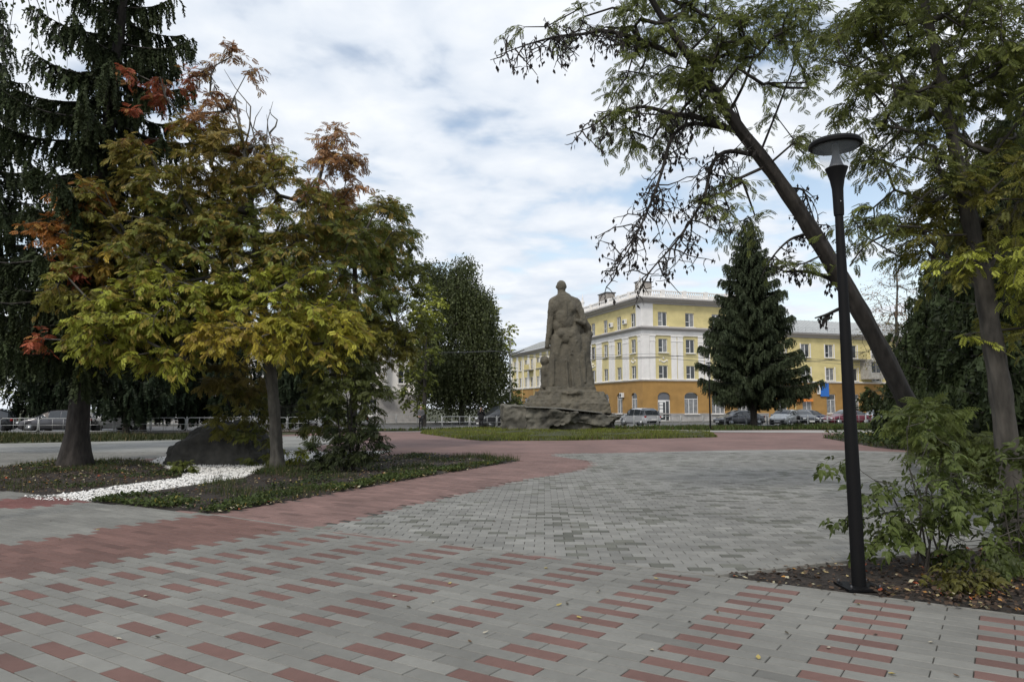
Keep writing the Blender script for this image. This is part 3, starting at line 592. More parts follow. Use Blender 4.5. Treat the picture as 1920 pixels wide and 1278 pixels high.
# low wings
def wing(x0, L, left, nb, label, name='apartment_building', off=1.9, balc=(), style='r'):
    o = empty(name, (*C0, 0), A1, label, 'building')
    step = L / nb; xs = [off + step * i for i in range(nb)]
    sh = x0
    def at(me_name, me):
        return link(me_name, me, o, (0, L + sh, 0) if left else (sh, 0, 0), (0, 0, RY2 if left else 0))
    tr = (lambda x: L - x) if left else (lambda x: x)
    H2 = [(tr(x) - .7, tr(x) + .7, a, c) for x in xs for a, c in ((8.5, 10.3), (5.35, 7.1))]
    at('wall', wall_mesh('wall', L, 5.05, 11.3, H2, 'yellow_render')); at('wall', wall_mesh('wall', L, 0, 5.05, [(tr(x) - .75, tr(x) + .75, .9, 3.5) for x in xs], 'orange_render'))
    org = (0, L + sh) if left else (sh, 0); ry = RY2 if left else 0
    for i, x in enumerate(xs):
        window(o, tr(x), 8.5, 1.4, 1.8, ry, org, kind=i % 3); window(o, tr(x), 5.35, 1.4, 1.75, ry, org, kind=(i + 1) % 4); window(o, tr(x), .9, 1.5, 2.6, ry, org, kind=3, style='arch')
        for q in (-1, 1):
            fr = MB().box((-.08, -.05, 0), (.08, .02, 1.9)).mesh('window_surround', 'white_render')
            for z in (8.45, 5.3):
                xx = tr(x) + q * .8; link('window_surround', fr, o, (0, org[1] - xx, z) if left else (sh + xx, 0, z), (0, 0, ry))
        if style == 'l':
            for q in (-1, 1):
                pil((x + sh) + q * 1.35, .5, 5.2, 11.2, left, parent=o, cap=False)
        if i in balc:
            bx = x + sh
            b = MB(); b.box((-1.3, -1.05, 8.2), (1.3, 0, 8.35)); bo = b.build('balcony_slab', 'concrete', o, (0, bx, 0) if left else (bx, 0, 0), (0, 0, ry))
            r = MB(); r.tube([(-1.25, 0, 9.3), (-1.25, -1, 9.3), (1.25, -1, 9.3), (1.25, 0, 9.3)], .03, 6)
            for k in range(14): r.tube([(-1.25 + 2.5 * k / 13, -1, 8.35), (-1.25 + 2.5 * k / 13, -1, 9.3)], .015, 5)
            if left: r.box((-1.25, -.98, 8.4), (1.25, -.96, 9.2))
            r.build('balcony_railing', 'pale_yellow' if left else 'dark_metal', bo)
    pth = [(0, L + sh), (0, sh)] if left else [(sh, 0), (sh + L, 0)]
    cornice('cornice', pth, [(0, 11.1), (.15, 11.12), (.3, 11.35), (.6, 11.45), (.75, 11.6), (.75, 11.72), (0, 11.75)], 'grey_trim', o)
    cornice('cornice', pth, [(0, 5.0), (.12, 5.02), (.2, 5.12), (.2, 5.2), (0, 5.24)], 'white_render', o)
    rb = MB()
    if left: rb.add([(-.8, sh, 11.75), (-.8, sh + L, 11.75), (5.5, sh + L, 14.3), (5.5, sh, 14.3), (12, sh, 11.75), (12, sh + L, 11.75)], [(0, 3, 2, 1), (3, 4, 5, 2)]); 
    else: rb.add([(sh, -.8, 11.75), (sh + L, -.8, 11.75), (sh + L, 5.5, 14.3), (sh, 5.5, 14.3), (sh + L, 12, 11.75), (sh, 12, 11.75)], [(0, 1, 2, 3), (3, 2, 4, 5)])
    ro = rb.build('roof', 'metal_roof', o)
    sn = MB(); n = int(L / 1.2)
    for k in range(n + 1):
        t = sh + L * k / n
        a = (-.3, t, 11.95) if left else (t, -.3, 11.95); sn.tube([a, (a[0], a[1], 12.5)], .02, 5)
        if k < n:
            t2 = sh + L * (k + 1) / n
            for z in (12.2, 12.45): sn.tube([(-.3, t, z), (-.3, t2, z)] if left else [(t, -.3, z), (t2, -.3, z)], .015, 4)
    sn.build('snow_guard', 'galvanised', ro)
    sm = MB()
    for k in range(int(L / .7)):
        t = sh + .35 + k * .7
        if left: sm.add([(-.8, t, 11.76), (5.5, t, 14.31), (5.5, t + .03, 14.31), (-.8, t + .03, 11.76), (-.8, t, 11.8), (5.5, t, 14.35), (5.5, t + .03, 14.35), (-.8, t + .03, 11.8)], [(4, 5, 6, 7), (0, 1, 5, 4), (3, 7, 6, 2)])
        else: sm.add([(t, -.8, 11.76), (t, 5.5, 14.31), (t + .03, 5.5, 14.31), (t + .03, -.8, 11.76), (t, -.8, 11.8), (t, 5.5, 14.35), (t + .03, 5.5, 14.35), (t + .03, -.8, 11.8)], [(4, 7, 6, 5), (0, 4, 5, 1), (3, 2, 6, 7)])
    sm.build('roof_seam', 'metal_roof', ro)
    MB().add([(0, sh, 0), (0, sh + L, 0), (0, sh + L, 11.3), (0, sh, 11.3)] if False else [(0, sh + L, 0), (12, sh + L, 0), (12, sh + L, 11.7), (0, sh + L, 11.7)] if left else [(sh + L, 0, 0), (sh + L, 12, 0), (sh + L, 12, 11.7), (sh + L, 0, 11.7)], [(0, 1, 2, 3)]).build('wall', 'yellow_render', o)
    for k in range(0, nb, 2):
        t = sh + (xs[k] + step / 2)
        MB().tube([(-.12, t, 0), (-.12, t, 11.2), (-.4, t, 11.5)] if left else [(t, -.12, 0), (t, -.12, 11.2), (t, -.4, 11.5)], .06, 6).build('drainpipe', 'pale_yellow', o)
    return o
wl = wing(LL, 34, True, 11, 'low yellow wing with white pilasters and balconies, left of the stone figure', balc=(3, 5, 7), style='l', off=1.4)
wr = wing(RL, 44, False, 11, 'three storey yellow wing with pale metal roof behind the black lamp post', balc=(3, 5), off=2.2)
# glazed balcony box of weathered white
gb = MB(); gb.box((0, -1.5, 5.6), (2.6, 0, 6.4)).box((0, -1.5, 8.0), (2.6, 0, 8.3)).box((0, -1.5, 6.4), (.5, 0, 8.0)).box((2.2, -1.5, 6.4), (2.6, 0, 8.0)); gbo = gb.build('glazed_balcony', 'weathered_white', wr, (RL + 15.4, 0, 0))
MB().box((.5, -1.42, 6.4), (2.2, -1.4, 8.0)).build('pane', 'window_dark', gbo); MB().box((.5, -1.46, 6.4), (.6, -1.43, 8.0)).box((1.3, -1.46, 6.4), (1.38, -1.43, 8)).box((2.1, -1.46, 6.4), (2.2, -1.43, 8.0)).box((.6, -1.46, 7.9), (2.1, -1.43, 8)).box((.6, -1.46, 6.4), (2.1, -1.43, 6.5)).build('window_frame', 'weathered_white', gbo)
sg = MB().box((0, -.15, 0), (1.35, 0, 1.75)).build('blue_sign', 'blue_sign', None, (*S(44.2 + 26.9, 81.15), 3.2), (0, 0, A1)); tag(sg, 'blue sign panel on the orange ground floor behind the dark spruce', 'sign')
MB().box((-.55, -.13, .3), (-.02, -.02, 1.5)).build('white_panel', 'white_plastic', sg)
pl_ = MB().box((0, -.2, 0), (3, 0, .35)).build('shop_canopy', 'orange_panel', None, (*S(44.2 + 22.5, 81.1), 2.5), (0, 0, A1)); tag(pl_, 'orange shop canopy low beside the blue sign', 'canopy')
# pale building far left, seen through the trees
def block(name, s0, t0, L, H, label, wallm, basem, n, fl, hb, cols=False, D=14):
    o = empty(name, (*S(s0, t0), 0), A1, label, 'building'); step = L / n
    hs = [(step * (i + .5) - .65, step * (i + .5) + .65, hb + .9 + 3.1 * k, hb + 2.6 + 3.1 * k) for i in range(n) for k in range(fl)]
    link('wall', wall_mesh('wall', L, hb, H, hs, wallm), o)
    link('foundation', wall_mesh('foundation', L, 0, hb, [(step * (i + .5) - .8, step * (i + .5) + .8, .8, hb - .8) for i in range(0, n - 1)], basem), o)
    for i in range(n):
        for k in range(fl): window(o, step * (i + .5), hb + .9 + 3.1 * k, 1.3, 1.7, kind=(i + k) % 3)
        if i < n - 1: window(o, step * (i + .5), .8, 1.6, hb - 1.6, kind=3, style='arch')
    MB().add([(L, 0, 0), (L, D, 0), (L, D, H), (L, 0, H), (0, 0, 0), (0, D, 0), (0, D, H), (0, 0, H)], [(0, 1, 2, 3), (4, 7, 6, 5), (1, 5, 6, 2)]).build('side_wall', wallm, o)
    cornice('cornice', [(0, D), (0, 0), (L, 0), (L, D)], [(0, H - .5), (.2, H - .45), (.3, H - .2), (.7, H - .05), (.8, H + .1), (0, H + .2)], 'white_render', o)
    MB().add([(-.5, -.6, H + .15), (L + .5, -.6, H + .15), (L + .5, D + .5, H + .15), (-.5, D + .5, H + .15), (4, D / 2, H + 2.4), (L - 4, D / 2, H + 2.4)], [(0, 1, 5, 4), (1, 2, 5), (2, 3, 4, 5), (3, 0, 4)]).build('roof', 'metal_roof', o)
    if cols:
        for x in (L - .5, L - 4.2): 
            c = MB().lathe([(.55, 0), (.55, .3), (.42, .5), (.36, H - hb - 1.2), (.5, H - hb - .8), (.5, H - hb - .5)], 16).build('column', 'white_render', o, (x, -.6, hb)); MB().box((-.65, -.65, -.25), (.65, .65, 0)).build('column_base', 'white_render', c)
        f_ = MB().lathe([(.3, 0), (.3, .3), (.15, .5), (.4, 1.1), (.1, 1.5), (.0, 2.2)], 12).build('finial', 'white_render', o, (L - .3, 0, H + .15))
    return o
sL = ST((-12.6, 89))[0]
block('corner_building', sL - 26, 81, 26, 9.4, 'pale building with white column and pinkish stone base behind the thin birch trunk', 'white_render', 'stone_base', 7, 2, 3.4, True)
block('office_building', -86, 82, 44, 10, 'long pale building glimpsed under the spruce branches at the far left', 'white_render', 'stone_base', 11, 2, 3.2)
# ---------------------------------------------------------------- sculpted things: union of capsules and lumps
def union_obj(name, m, caps=(), ells=(), voxel=.05, parent=None, loc=(0, 0, 0), smooth=4, disp=(), boxes=(), kids=None, hulls=(), hard=False):
    """caps: (p,q,r0,r1); ells: (centre, (rx,ry,rz), rotz) ; local coordinates"""
    bm = bmesh.new()
    def tr(ms, fn):
        for v in ms: v.co = fn(v.co)
    for p, q, r0, r1 in caps:
        p = Vector(p); q = Vector(q); d = q - p; L = d.length; rot = d.to_track_quat('Z', 'Y').to_matrix() if L > 1e-6 else Matrix.Identity(3)
        n = 14; rings = []
        prof = [(-r0 * math.cos(t), r0 * math.sin(t)) for t in [math.pi / 2 * k / 4 for k in range(1, 5)]] + [(L + r1 * math.sin(t), r1 * math.cos(t)) for t in [math.pi / 2 * k / 4 for k in range(0, 4)]]
        for z, r in prof: rings.append([bm.verts.new(p + rot @ Vector((r * math.cos(6.28318 * i / n), r * math.sin(6.28318 * i / n), z))) for i in range(n)])
        a = bm.verts.new(p + rot @ Vector((0, 0, -r0))); b = bm.verts.new(p + rot @ Vector((0, 0, L + r1)))
        for i in range(n):
            bm.faces.new((a, rings[0][(i + 1) % n], rings[0][i])); bm.faces.new((b, rings[-1][i], rings[-1][(i + 1) % n]))
            for k in range(len(rings) - 1): bm.faces.new((rings[k][i], rings[k][(i + 1) % n], rings[k + 1][(i + 1) % n], rings[k + 1][i]))
    for c, rr, rz in ells:
        g = bmesh.ops.create_icosphere(bm, subdivisions=3, radius=1)['verts']; cc, ss = math.cos(rz), math.sin(rz)
        for v in g:
            x, y, z = v.co.x * rr[0], v.co.y * rr[1], v.co.z * rr[2]; v.co = Vector((c[0] + x * cc - y * ss, c[1] + x * ss + y * cc, c[2] + z))
    for pts in hulls:
        vs = [bm.verts.new(p) for p in pts]; r = bmesh.ops.convex_hull(bm, input=vs); 
        dl = [g for g in r['geom_interior'] if isinstance(g, bmesh.types.BMVert)]; bmesh.ops.delete(bm, geom=dl, context='VERTS')
    bmesh.ops.recalc_face_normals(bm, faces=bm.faces[:])
    me = bpy.data.meshes.new(name); bm.to_mesh(me); bm.free(); me.materials.append(MAT[m])
    o = link(name, me, parent, loc)
    r = o.modifiers.new('union', 'REMESH'); r.mode = 'VOXEL'; r.voxel_size = voxel; r.use_smooth_shade = True
    if smooth: s = o.modifiers.new('smooth', 'SMOOTH'); s.iterations = smooth; s.factor = .5
    for i, (st, sc_, ty) in enumerate(disp):
        tx = bpy.data.textures.new(name + str(i), ty)
        tx.noise_scale = sc_
        if hard and i == 0: tx.noise_type = 'HARD_NOISE'
        if ty == 'CLOUDS': tx.noise_depth = 3
        if ty == 'VORONOI': tx.distance_metric = 'DISTANCE'
        d = o.modifiers.new('relief', 'DISPLACE'); d.texture = tx; d.strength = st; d.mid_level = .5; d.texture_coords = 'LOCAL'
    return o
YS = 53.4; KS = YS / F / 1.0
def q4(cx_, cz_, y=0):     # enlarged-crop measurements to metres in the statue's own frame
    px, py = 920 + cx_ / 3.99, 500 + cz_ / 3.99; w = P(px, py, YS); return Vector((w[0] - SX, y, w[2]))
SX = P(1050, 806, YS)[0]
mon = empty('monument', (SX, YS, 0), 0, 'stone monument of a bare-backed standing man on a rough rock plinth', 'monument')
c = lambda x0, z0, x1, z1, r0, r1, y0=0, y1=0: (q4(x0, z0, y0), q4(x1, z1, y1), r0, r1)
px = .00979 * 1.0 * 1.0     # metres per crop pixel (53.4/1370/3.99)
def e_(cx_, cz_, rx_, ry_, rz_, y=0, rot=0): return (q4(cx_, cz_, y), (rx_ * px, ry_, rz_ * px), rot)
caps = [
    c(529, 185, 532, 235, .30, .36), # neck
    c(470, 262, 535, 232, .36, .36, .05), c(535, 232, 632, 268, .36, .38, 0, .0),
    # torso
    c(545, 265, 560, 420, .78, .70, .05, .05), c(500, 285, 520, 420, .40, .36, .05, .05), c(608, 285, 612, 415, .46, .42, .05, .05),
    # left arm hanging
    c(462, 275, 447, 415, .31, .27, -.05, -.08), c(447, 415, 432, 525, .27, .19, -.08, -.08), c(430, 535, 424, 580, .20, .17, 0, -.05),
    # right arm bent
    c(645, 285, 690, 400, .36, .32, 0, -.05), c(690, 405, 735, 460, .30, .26, -.05, .35), c(720, 440, 747, 505, .28, .22, .3, .4),
    # cloth held along the arm, down the right side
    c(735, 490, 715, 640, .26, .34, .35, .3), c(700, 560, 690, 760, .5, .62, .3, .25), c(700, 700, 725, 860, .48, .55, .3, .25), c(640, 410, 700, 425, .16, .16, -.55, -.25),
    # hips
    c(520, 480, 520, 520, .44, .48, .0, .0), c(610, 480, 612, 520, .5, .55), c(565, 440, 565, 520, .62, .7, .1, .1),
    # legs
    c(505, 540, 480, 700, .52, .44, .05, .1), c(480, 700, 462, 900, .42, .36, .1, .1),
    c(620, 540, 640, 720, .62, .62, .05, .1), c(640, 720, 650, 930, .66, .9, .1, .1), c(560, 700, 555, 930, .5, .6, .35, .35),
    c(600, 600, 700, 900, .6, .62, .2, .2), c(560, 590, 560, 900, .55, .85, .22, .15), c(500, 640, 500, 900, .5, .6, .2, .2), c(690, 520, 720, 880, .34, .6, .3, .25), c(690, 860, 720, 930, .62, .7, .1, .1),
    # smaller figure behind at left
    c(405, 770, 415, 880, .30, .36, .5, .5), c(430, 750, 440, 900, .34, .4, .5, .5), c(395, 760, 408, 800, .18, .18, .3, .3), c(408, 735, 410, 760, .2, .22, .4, .4),
    # trouser folds
    c(600, 655, 680, 668, .07, .05, -.48, -.42), c(525, 560, 500, 640, .05, .05, -.40, -.33), c(640, 560, 600, 640, .06, .04, -.55, -.5), c(655, 600, 690, 780, .07, .05, -.42, -.45), c(520, 720, 510, 860, .08, .06, -.18, -.2), c(600, 760, 610, 900, .07, .08, -.52, -.75), c(690, 760, 720, 880, .07, .07, -.3, -.4),
    c(725, 560, 720, 700, .07, .07, -.02, -.05), c(455, 300, 440, 420, .10, .10, -.28, -.26), c(640, 300, 680, 400, .14, .12, -.36, -.34),  c(690, 640, 700, 860, .10, .12, -.42, -.5), c(560, 700, 575, 930, .09, .1, -.62, -.72), c(470, 640, 468, 880, .07, .08, -.36, -.34), c(650, 700, 668, 920, .08, .1, -.5, -.75), c(560, 280, 562, 400, .05, .05, -.76, -.68)]
ells = [e_(530, 143, 38, .44, 46, .03), e_(530, 172, 31, .36, 32, .05), e_(492, 150, 5, .1, 10), e_(566, 150, 5, .1, 10),
    e_(505, 300, 48, .46, 62, -.14, .3), e_(590, 305, 54, .48, 66, -.16, -.3), e_(545, 370, 66, .62, 90, -.12), e_(500, 440, 34, .5, 60, .05), e_(620, 450, 60, .5, 70, .1), e_(668, 470, 40, .35, 70, .45), e_(470, 450, 20, .25, 90, .40), e_(650, 370, 30, .25, 70, .45), e_(475, 350, 20, .25, 70, .42),
    e_(458, 282, 28, .34, 30), e_(645, 290, 32, .36, 32), e_(449, 340, 25, .3, 45),
    e_(530, 505, 44, .50, 46, -.12), e_(598, 508, 50, .52, 46, -.12), e_(423, 600, 19, .2, 14), e_(418, 590, 8, .12, 16, .1),
    e_(745, 505, 22, .28, 26, .4), e_(722, 720, 18, .3, 24, .2), e_(405, 700, 34, .36, 40, .45), e_(440, 470, 22, .26, 44)]
mound_h = []
def hull(pts): mound_h.append(pts)
def slab(x0, x1, z0, z1, y0, y1, inset=.15):
    a = q4(x0, z1); b = q4(x1, z0)
    return [Vector((a.x, y0, a.z)), Vector((b.x, y0, a.z)), Vector((b.x, y1, a.z)), Vector((a.x, y1, a.z)), Vector((a.x + inset, y0 + inset, b.z)), Vector((b.x - inset, y0 + inset, b.z)), Vector((b.x - inset, y1 - inset, b.z)), Vector((a.x + inset, y1 - inset, b.z))]
figure = union_obj('figure', 'statue_stone', caps, ells, .045, mon, smooth=2, disp=((.10, .45, 'CLOUDS'), (.05, .12, 'CLOUDS')))
H = [slab(400, 790, 895, 955, -1.1, 1.2), slab(370, 812, 930, 985, -1.35, 1.4), slab(330, 850, 965, 1010, -1.55, 1.6, .12), slab(285, 868, 990, 1040, -1.75, 1.7, .1), slab(235, 885, 1015, 1100, -1.95, 1.9, .12), slab(760, 868, 930, 1080, -1.2, 1.3, .3), slab(345, 420, 890, 960, .1, 1.3, .3), slab(300, 400, 930, 1010, -.3, 1.3, .35)]
mound = union_obj('rock_mound', 'statue_stone', (), [e_(820, 1010, 50, .9, 80, -.4), e_(330, 1000, 70, .8, 40, -.8), e_(600, 945, 130, .8, 35, -.8)], .07, mon, smooth=1, disp=((.28, .5, 'CLOUDS'), (.10, .14, 'CLOUDS')), hulls=H, hard=True)
H = [slab(75, 260, 1038, 1260, -2.6, 2.2, .08), slab(240, 440, 1045, 1260, -2.9, 2.4, .15), slab(400, 800, 1085, 1260, -2.2, 2.4, .1),
     [q4(400, 1058, -2.6), q4(960, 1112, -2.2), q4(975, 1122, 2), q4(400, 1060, 2.2), q4(430, 1150, -2.5), q4(820, 1190, -2.4), q4(930, 1150, -1.6), q4(930, 1150, 1.8), q4(430, 1150, 2)],
     slab(760, 945, 1130, 1260, -1.2, 1.8, .3), [q4(420, 1060, -2.9), q4(640, 1085, -2.9), q4(560, 1180, -2.8), q4(420, 1200, -2.7), q4(420, 1060, -2), q4(640, 1085, -2), q4(560, 1180, -2), q4(420, 1200, -2)]]
plinth = union_obj('rock_plinth', 'plinth_rock', (), (), .085, mon, smooth=0, disp=((.50, .9, 'CLOUDS'), (.16, .22, 'CLOUDS')), hulls=H, hard=True)
MB().add([tuple(q4(250, 1042, -3.0)), tuple(q4(500, 1052, -2.95)), tuple(q4(800, 1085, -2.5)), tuple(q4(800, 1092, -2.5)), tuple(q4(500, 1060, -2.95)), tuple(q4(250, 1050, -3.0)), tuple(q4(250, 1042, -1.8)), tuple(q4(500, 1052, -1.8)), tuple(q4(800, 1085, -1.8))], [(0, 1, 4, 5), (1, 2, 3, 4), (6, 7, 1, 0), (7, 8, 2, 1)]).build('mortar_edge', 'concrete', mon)
# ---- boulder beside the gravel
YB = 21.2
def pb(px_, py_, y): w = P(px_, py_, YB); return Vector((w[0] - BX, y, w[2]))
BX = P(400, 866, YB)[0]
H = [[pb(306, 868, .0), pb(310, 838, .1), pb(338, 818, .2), pb(368, 796, .35), pb(420, 784, .5), pb(478, 792, .5), pb(502, 825, .3), pb(505, 872, .0), pb(320, 875, -.5), pb(490, 875, -.6), pb(345, 828, -.35), pb(385, 800, -.15), pb(470, 812, -.4), pb(330, 860, 1.5), pb(500, 860, 1.5), pb(420, 812, 1.3)]]
bo = union_obj('boulder', 'boulder_rock', (), (), .045, None, (BX, YB, 0), 0, ((.22, .45, 'CLOUDS'), (.06, .1, 'CLOUDS')), hulls=H, hard=True)
tag(bo, 'large dark flat-topped boulder lying beside the white gravel', 'boulder')
# ---------------------------------------------------------------- people
def person(x, y, rz, coat, trouser, hair, label, phone=False, cap=False, hgt=1.74):
    o = empty('person', (x, y, 0), rz, label, 'person'); k = hgt / 1.74
    V = lambda a, b, c_: (a * k, b * k, c_ * k)
    def cc(a, b, r0, r1): return (V(*a), V(*b), r0 * k, r1 * k)
    # facing -y
    arms = [((-.19, 0, 1.42), (-.25, .02, 1.14)), ((-.25, .02, 1.14), (-.10, -.17, 1.02) if not phone else (-.10, -.22, 1.35))], [((.19, 0, 1.42), (.25, .02, 1.14)), ((.25, .02, 1.14), (.10, -.18, 1.00) if not phone else (.10, -.22, 1.38))]
    caps = [cc((0, 0, 1.45), (0, -.01, 1.58), .055, .055), cc((0, 0, .98), (0, 0, 1.38), .07, .08)]
    coatc = [cc((-.06, 0, .90), (-.07, 0, 1.34), .15, .15), cc((.06, 0, .90), (.07, 0, 1.34), .15, .15), cc((-.16, 0, 1.42), (.16, 0, 1.42), .085, .085)]
    for arm in arms:
        (a, b), (b2, h) = arm; coatc += [cc(a, b, .075, .062), cc(b2, h, .062, .05)]; caps += [cc(b2, h, .035, .028)]
        hv = Vector(h); dv = (hv - Vector(b2)).normalized(); p0 = hv + dv * .03; p1 = hv + dv * .09; caps.append(cc(tuple(p0), tuple(p1), .032, .035))
        side = dv.cross(Vector((0, 0, 1))).normalized()
        for i in range(4):
            q = p1 + side * (-.03 + .02 * i); m_ = q + dv * (.04 - .005 * abs(i - 1.5)); caps += [cc(tuple(q), tuple(m_), .0095, .009), cc(tuple(m_), tuple(m_ + Vector((0, .012, -.03))), .009, .007)]
        caps.append(cc(tuple(p0 + side * .03), tuple(p0 + side * .055 + dv * .045), .011, .009))
    head = [(V(0, -.005, 1.66), (.077 * k, .095 * k, .115 * k), 0), (V(0, -.02, 1.605), (.058 * k, .07 * k, .06 * k), 0), (V(0, -.105, 1.645), (.012 * k, .02 * k, .02 * k), 0), (V(-.078, 0, 1.65), (.012 * k, .02 * k, .03 * k), 0), (V(.078, 0, 1.65), (.012 * k, .02 * k, .03 * k), 0)]
    union_obj('body', 'skin', caps, head, .012, o, smooth=1)
    union_obj('jacket', coat, coatc, (), .02, o, smooth=2)
    tc_ = []
    for s in (-1, 1): tc_ += [cc((s * .08, 0, .92), (s * .09, -.02, .5), .095, .065), cc((s * .09, -.02, .5), (s * .10, .02, .12), .062, .05)]
    union_obj('trousers', trouser, tc_, [(V(0, 0, .92), (.17 * k, .12 * k, .1 * k), 0)], .02, o, smooth=2)
    for s in (-1, 1): union_obj('shoe', 'shoe', [cc((s * .10, .04, .045), (s * .11, -.13, .035), .045, .035)], (), .015, o, smooth=1)
    union_obj('cap' if cap else 'hair', 'black_cloth' if cap else hair, [], [(V(0, .012, 1.70), (.083 * k, .098 * k, .085 * k), 0)] + ([(V(0, -.11, 1.71), (.06 * k, .06 * k, .012 * k), 0)] if cap else []), .015, o, smooth=1)
    for s in (-1, 1): link('eye', MB().lathe([(.0, -.009), (.008, -.004), (.008, .004), (0, .009)], 8).mesh('eye', 'black_paint'), o, V(s * .03, -.094, 1.67))
    if phone:
        ph = MB().box((-.04, -.005, 0), (.04, .005, .14)).build('phone', 'black_paint', None, (x + (.0) * math.cos(rz) + .32 * math.sin(rz), y - .32 * math.cos(rz), 1.38 * k), (0, 0, rz), bevel=.004)
        tag(ph, 'dark phone held up by the person standing by the rock plinth', 'phone')
    return o
x, y = G(789, 804.5); person(x, y, -.35, 'grey_cloth', 'black_cloth', 'grey_hair', 'grey-haired man in dark jacket standing at the fence opening')
x, y = G(902, 806); person(x, y, .1, 'black_cloth', 'black_cloth', 'grey_hair', 'person in black and a dark cap holding a phone near the rock plinth', True, True, 1.70)
# ---------------------------------------------------------------- lamp posts
def lamp_post(x, y, H, label, k=1.0, lean=0):
    o = empty('street_lamp', (x, y, 0), 0, label, 'street lamp', 'black park lamp posts'); o.rotation_euler = (0, lean, 0)
    r0, r1 = .060, .036; sc3 = .72
    MB().lathe([(r0, 0), (r0, .02), (r0, H * .25), (r1 + .008, H * .7), (r1, H - .72)], 20, cap=True).build('pole', 'black_paint', o)
    bp = MB().box((-.16, -.16, .01), (.16, .16, .03)).build('base_plate', 'black_paint', o)
    bolt = MB().lathe([(.010, 0), (.010, .02), (.006, .03)], 6).mesh('bolt', 'dark_metal')
    for a in (-1, 1):
        for b in (-1, 1): link('bolt', bolt, bp, (a * .125, b * .125, .03))
    z = 0; o_, o = o, empty('lamp_head', (0, 0, H - .72), parent=o); o.scale = (.65, .65, .72)
    MB().lathe([(.068, z - .05), (.072, z), (.074, z + .18), (.078, z + .3), (.10, z + .42), (.135, z + .52), (.158, z + .575), (.150, z + .58)], 28).build('neck', 'black_paint', o)
    MB().lathe([(.006, 0), (.008, .008), (.003, .012)], 8).build('screw', 'galvanised', o, (0, -.0735, z + .12), (math.pi / 2, 0, 0))
    MB().lathe([(.118, z + .575), (.085, z + .64), (.058, z + .72), (.045, z + .80), (.042, z + .90)], 24, cap=False).build('reflector_stem', 'grey_plastic', o)
    MB().lathe([(.156, z + .575), (.335, z + .885), (.330, z + .885), (.151, z + .575)], 32, cap=False).build('glass_cone', 'clear_glass', o)
    MB().lathe([(.05, z + .905), (.27, z + .885), (.275, z + .895), (.05, z + .915)], 32, cap=False).build('diffuser', 'black_paint', o)
    MB().lathe([(.20, z + .915), (.30, z + .875), (.335, z + .85), (.365, z + .868), (.368, z + .90), (.34, z + .935), (.2, z + .975), (.03, z + .99), (.0, z + .99)], 40, cap=False).build('lid', 'black_paint', o)
    MB().lathe([(.01, 0), (.01, .035), (.004, .045)], 8).build('cap_screw', 'black_paint', o, (0, 0, z + .985))
    return o_
x, y = G(1611, 1103); hd = math.hypot(x, y)
HL1 = P(1573, 272, y)[2] + .08
L0 = lamp_post(x, y, HL1, 'tall black lamp post with glass cone head in the near leaf-strewn bed', lean=-.012)
x, y = G(1332, 806); l1 = lamp_post(x, y, 5.0, 'distant black lamp post standing in front of the dark spruce')
x, y = G(1690, 803); l2 = lamp_post(x, y, 4.9, 'distant black lamp post half hidden by the leaning trunk')
# ---------------------------------------------------------------- pedestrian railings
def panel_mesh(w=2.15):
    b = MB(); r = .022; R = .14; pts = []
    z0, z1, x0, x1 = .16, .98, .06, w - .06
    for cx_, cz_, a0 in ((x1 - R, z1 - R, 0), (x0 + R, z1 - R, 90), (x0 + R, z0 + R, 180), (x1 - R, z0 + R, 270)):
        for k in range(5): a = math.radians(a0 + 22.5 * k); pts.append((cx_ + R * math.cos(a), 0, cz_ + R * math.sin(a)))
    pts.append(pts[0]); b.tube(pts, r, 6, cap=False); b.tube([(x0, 0, .56), (x1, 0, .56)], .016, 5)
    for t in (.36, .64): b.tube([(w * t, 0, z0), (w * t, 0, z1)], .014, 5)
    b.tube([(0, 0, -.05), (0, 0, 1.05)], .028, 6); b.tube([(0, 0, .8), (x0, 0, .8)], .012, 4).tube([(0, 0, .3), (x0, 0, .3)], .012, 4).tube([(x1, 0, .8), (w, 0, .8)], .012, 4).tube([(x1, 0, .3), (w, 0, .3)], .012, 4)
    return b.mesh('rail_panel', 'galvanised')
PM = panel_mesh()
def fence(s0, s1, t, label):
    o = empty('railing', (*S(s0, t), 0), A1, label, 'railing', 'galvanised railings along the road'); n = int((s1 - s0) / 2.15)
    for i in range(n): link('rail_panel', PM, o, (i * 2.15 + random.uniform(-.02, .02), random.uniform(-.03, .03), random.uniform(-.03, .01)), (random.uniform(-.02, .02), 0, random.uniform(-.01, .01)))
    return o
sp = ST(G(789, 804.5))[0]
fence(-46, sp - 3.0, 53.6, 'near galvanised railing running from the left edge to the opening by the grey-haired man')
fence(sp + 1.2, sp + 12, 53.6, 'near galvanised railing between the opening and the rock plinth')
fence(sp + 12.9, 62, 53.6, 'near galvanised railing running right from the rock plinth in front of the parked cars')
fence(-48, sp + 6, 73.4, 'far galvanised railing across the road at the left')
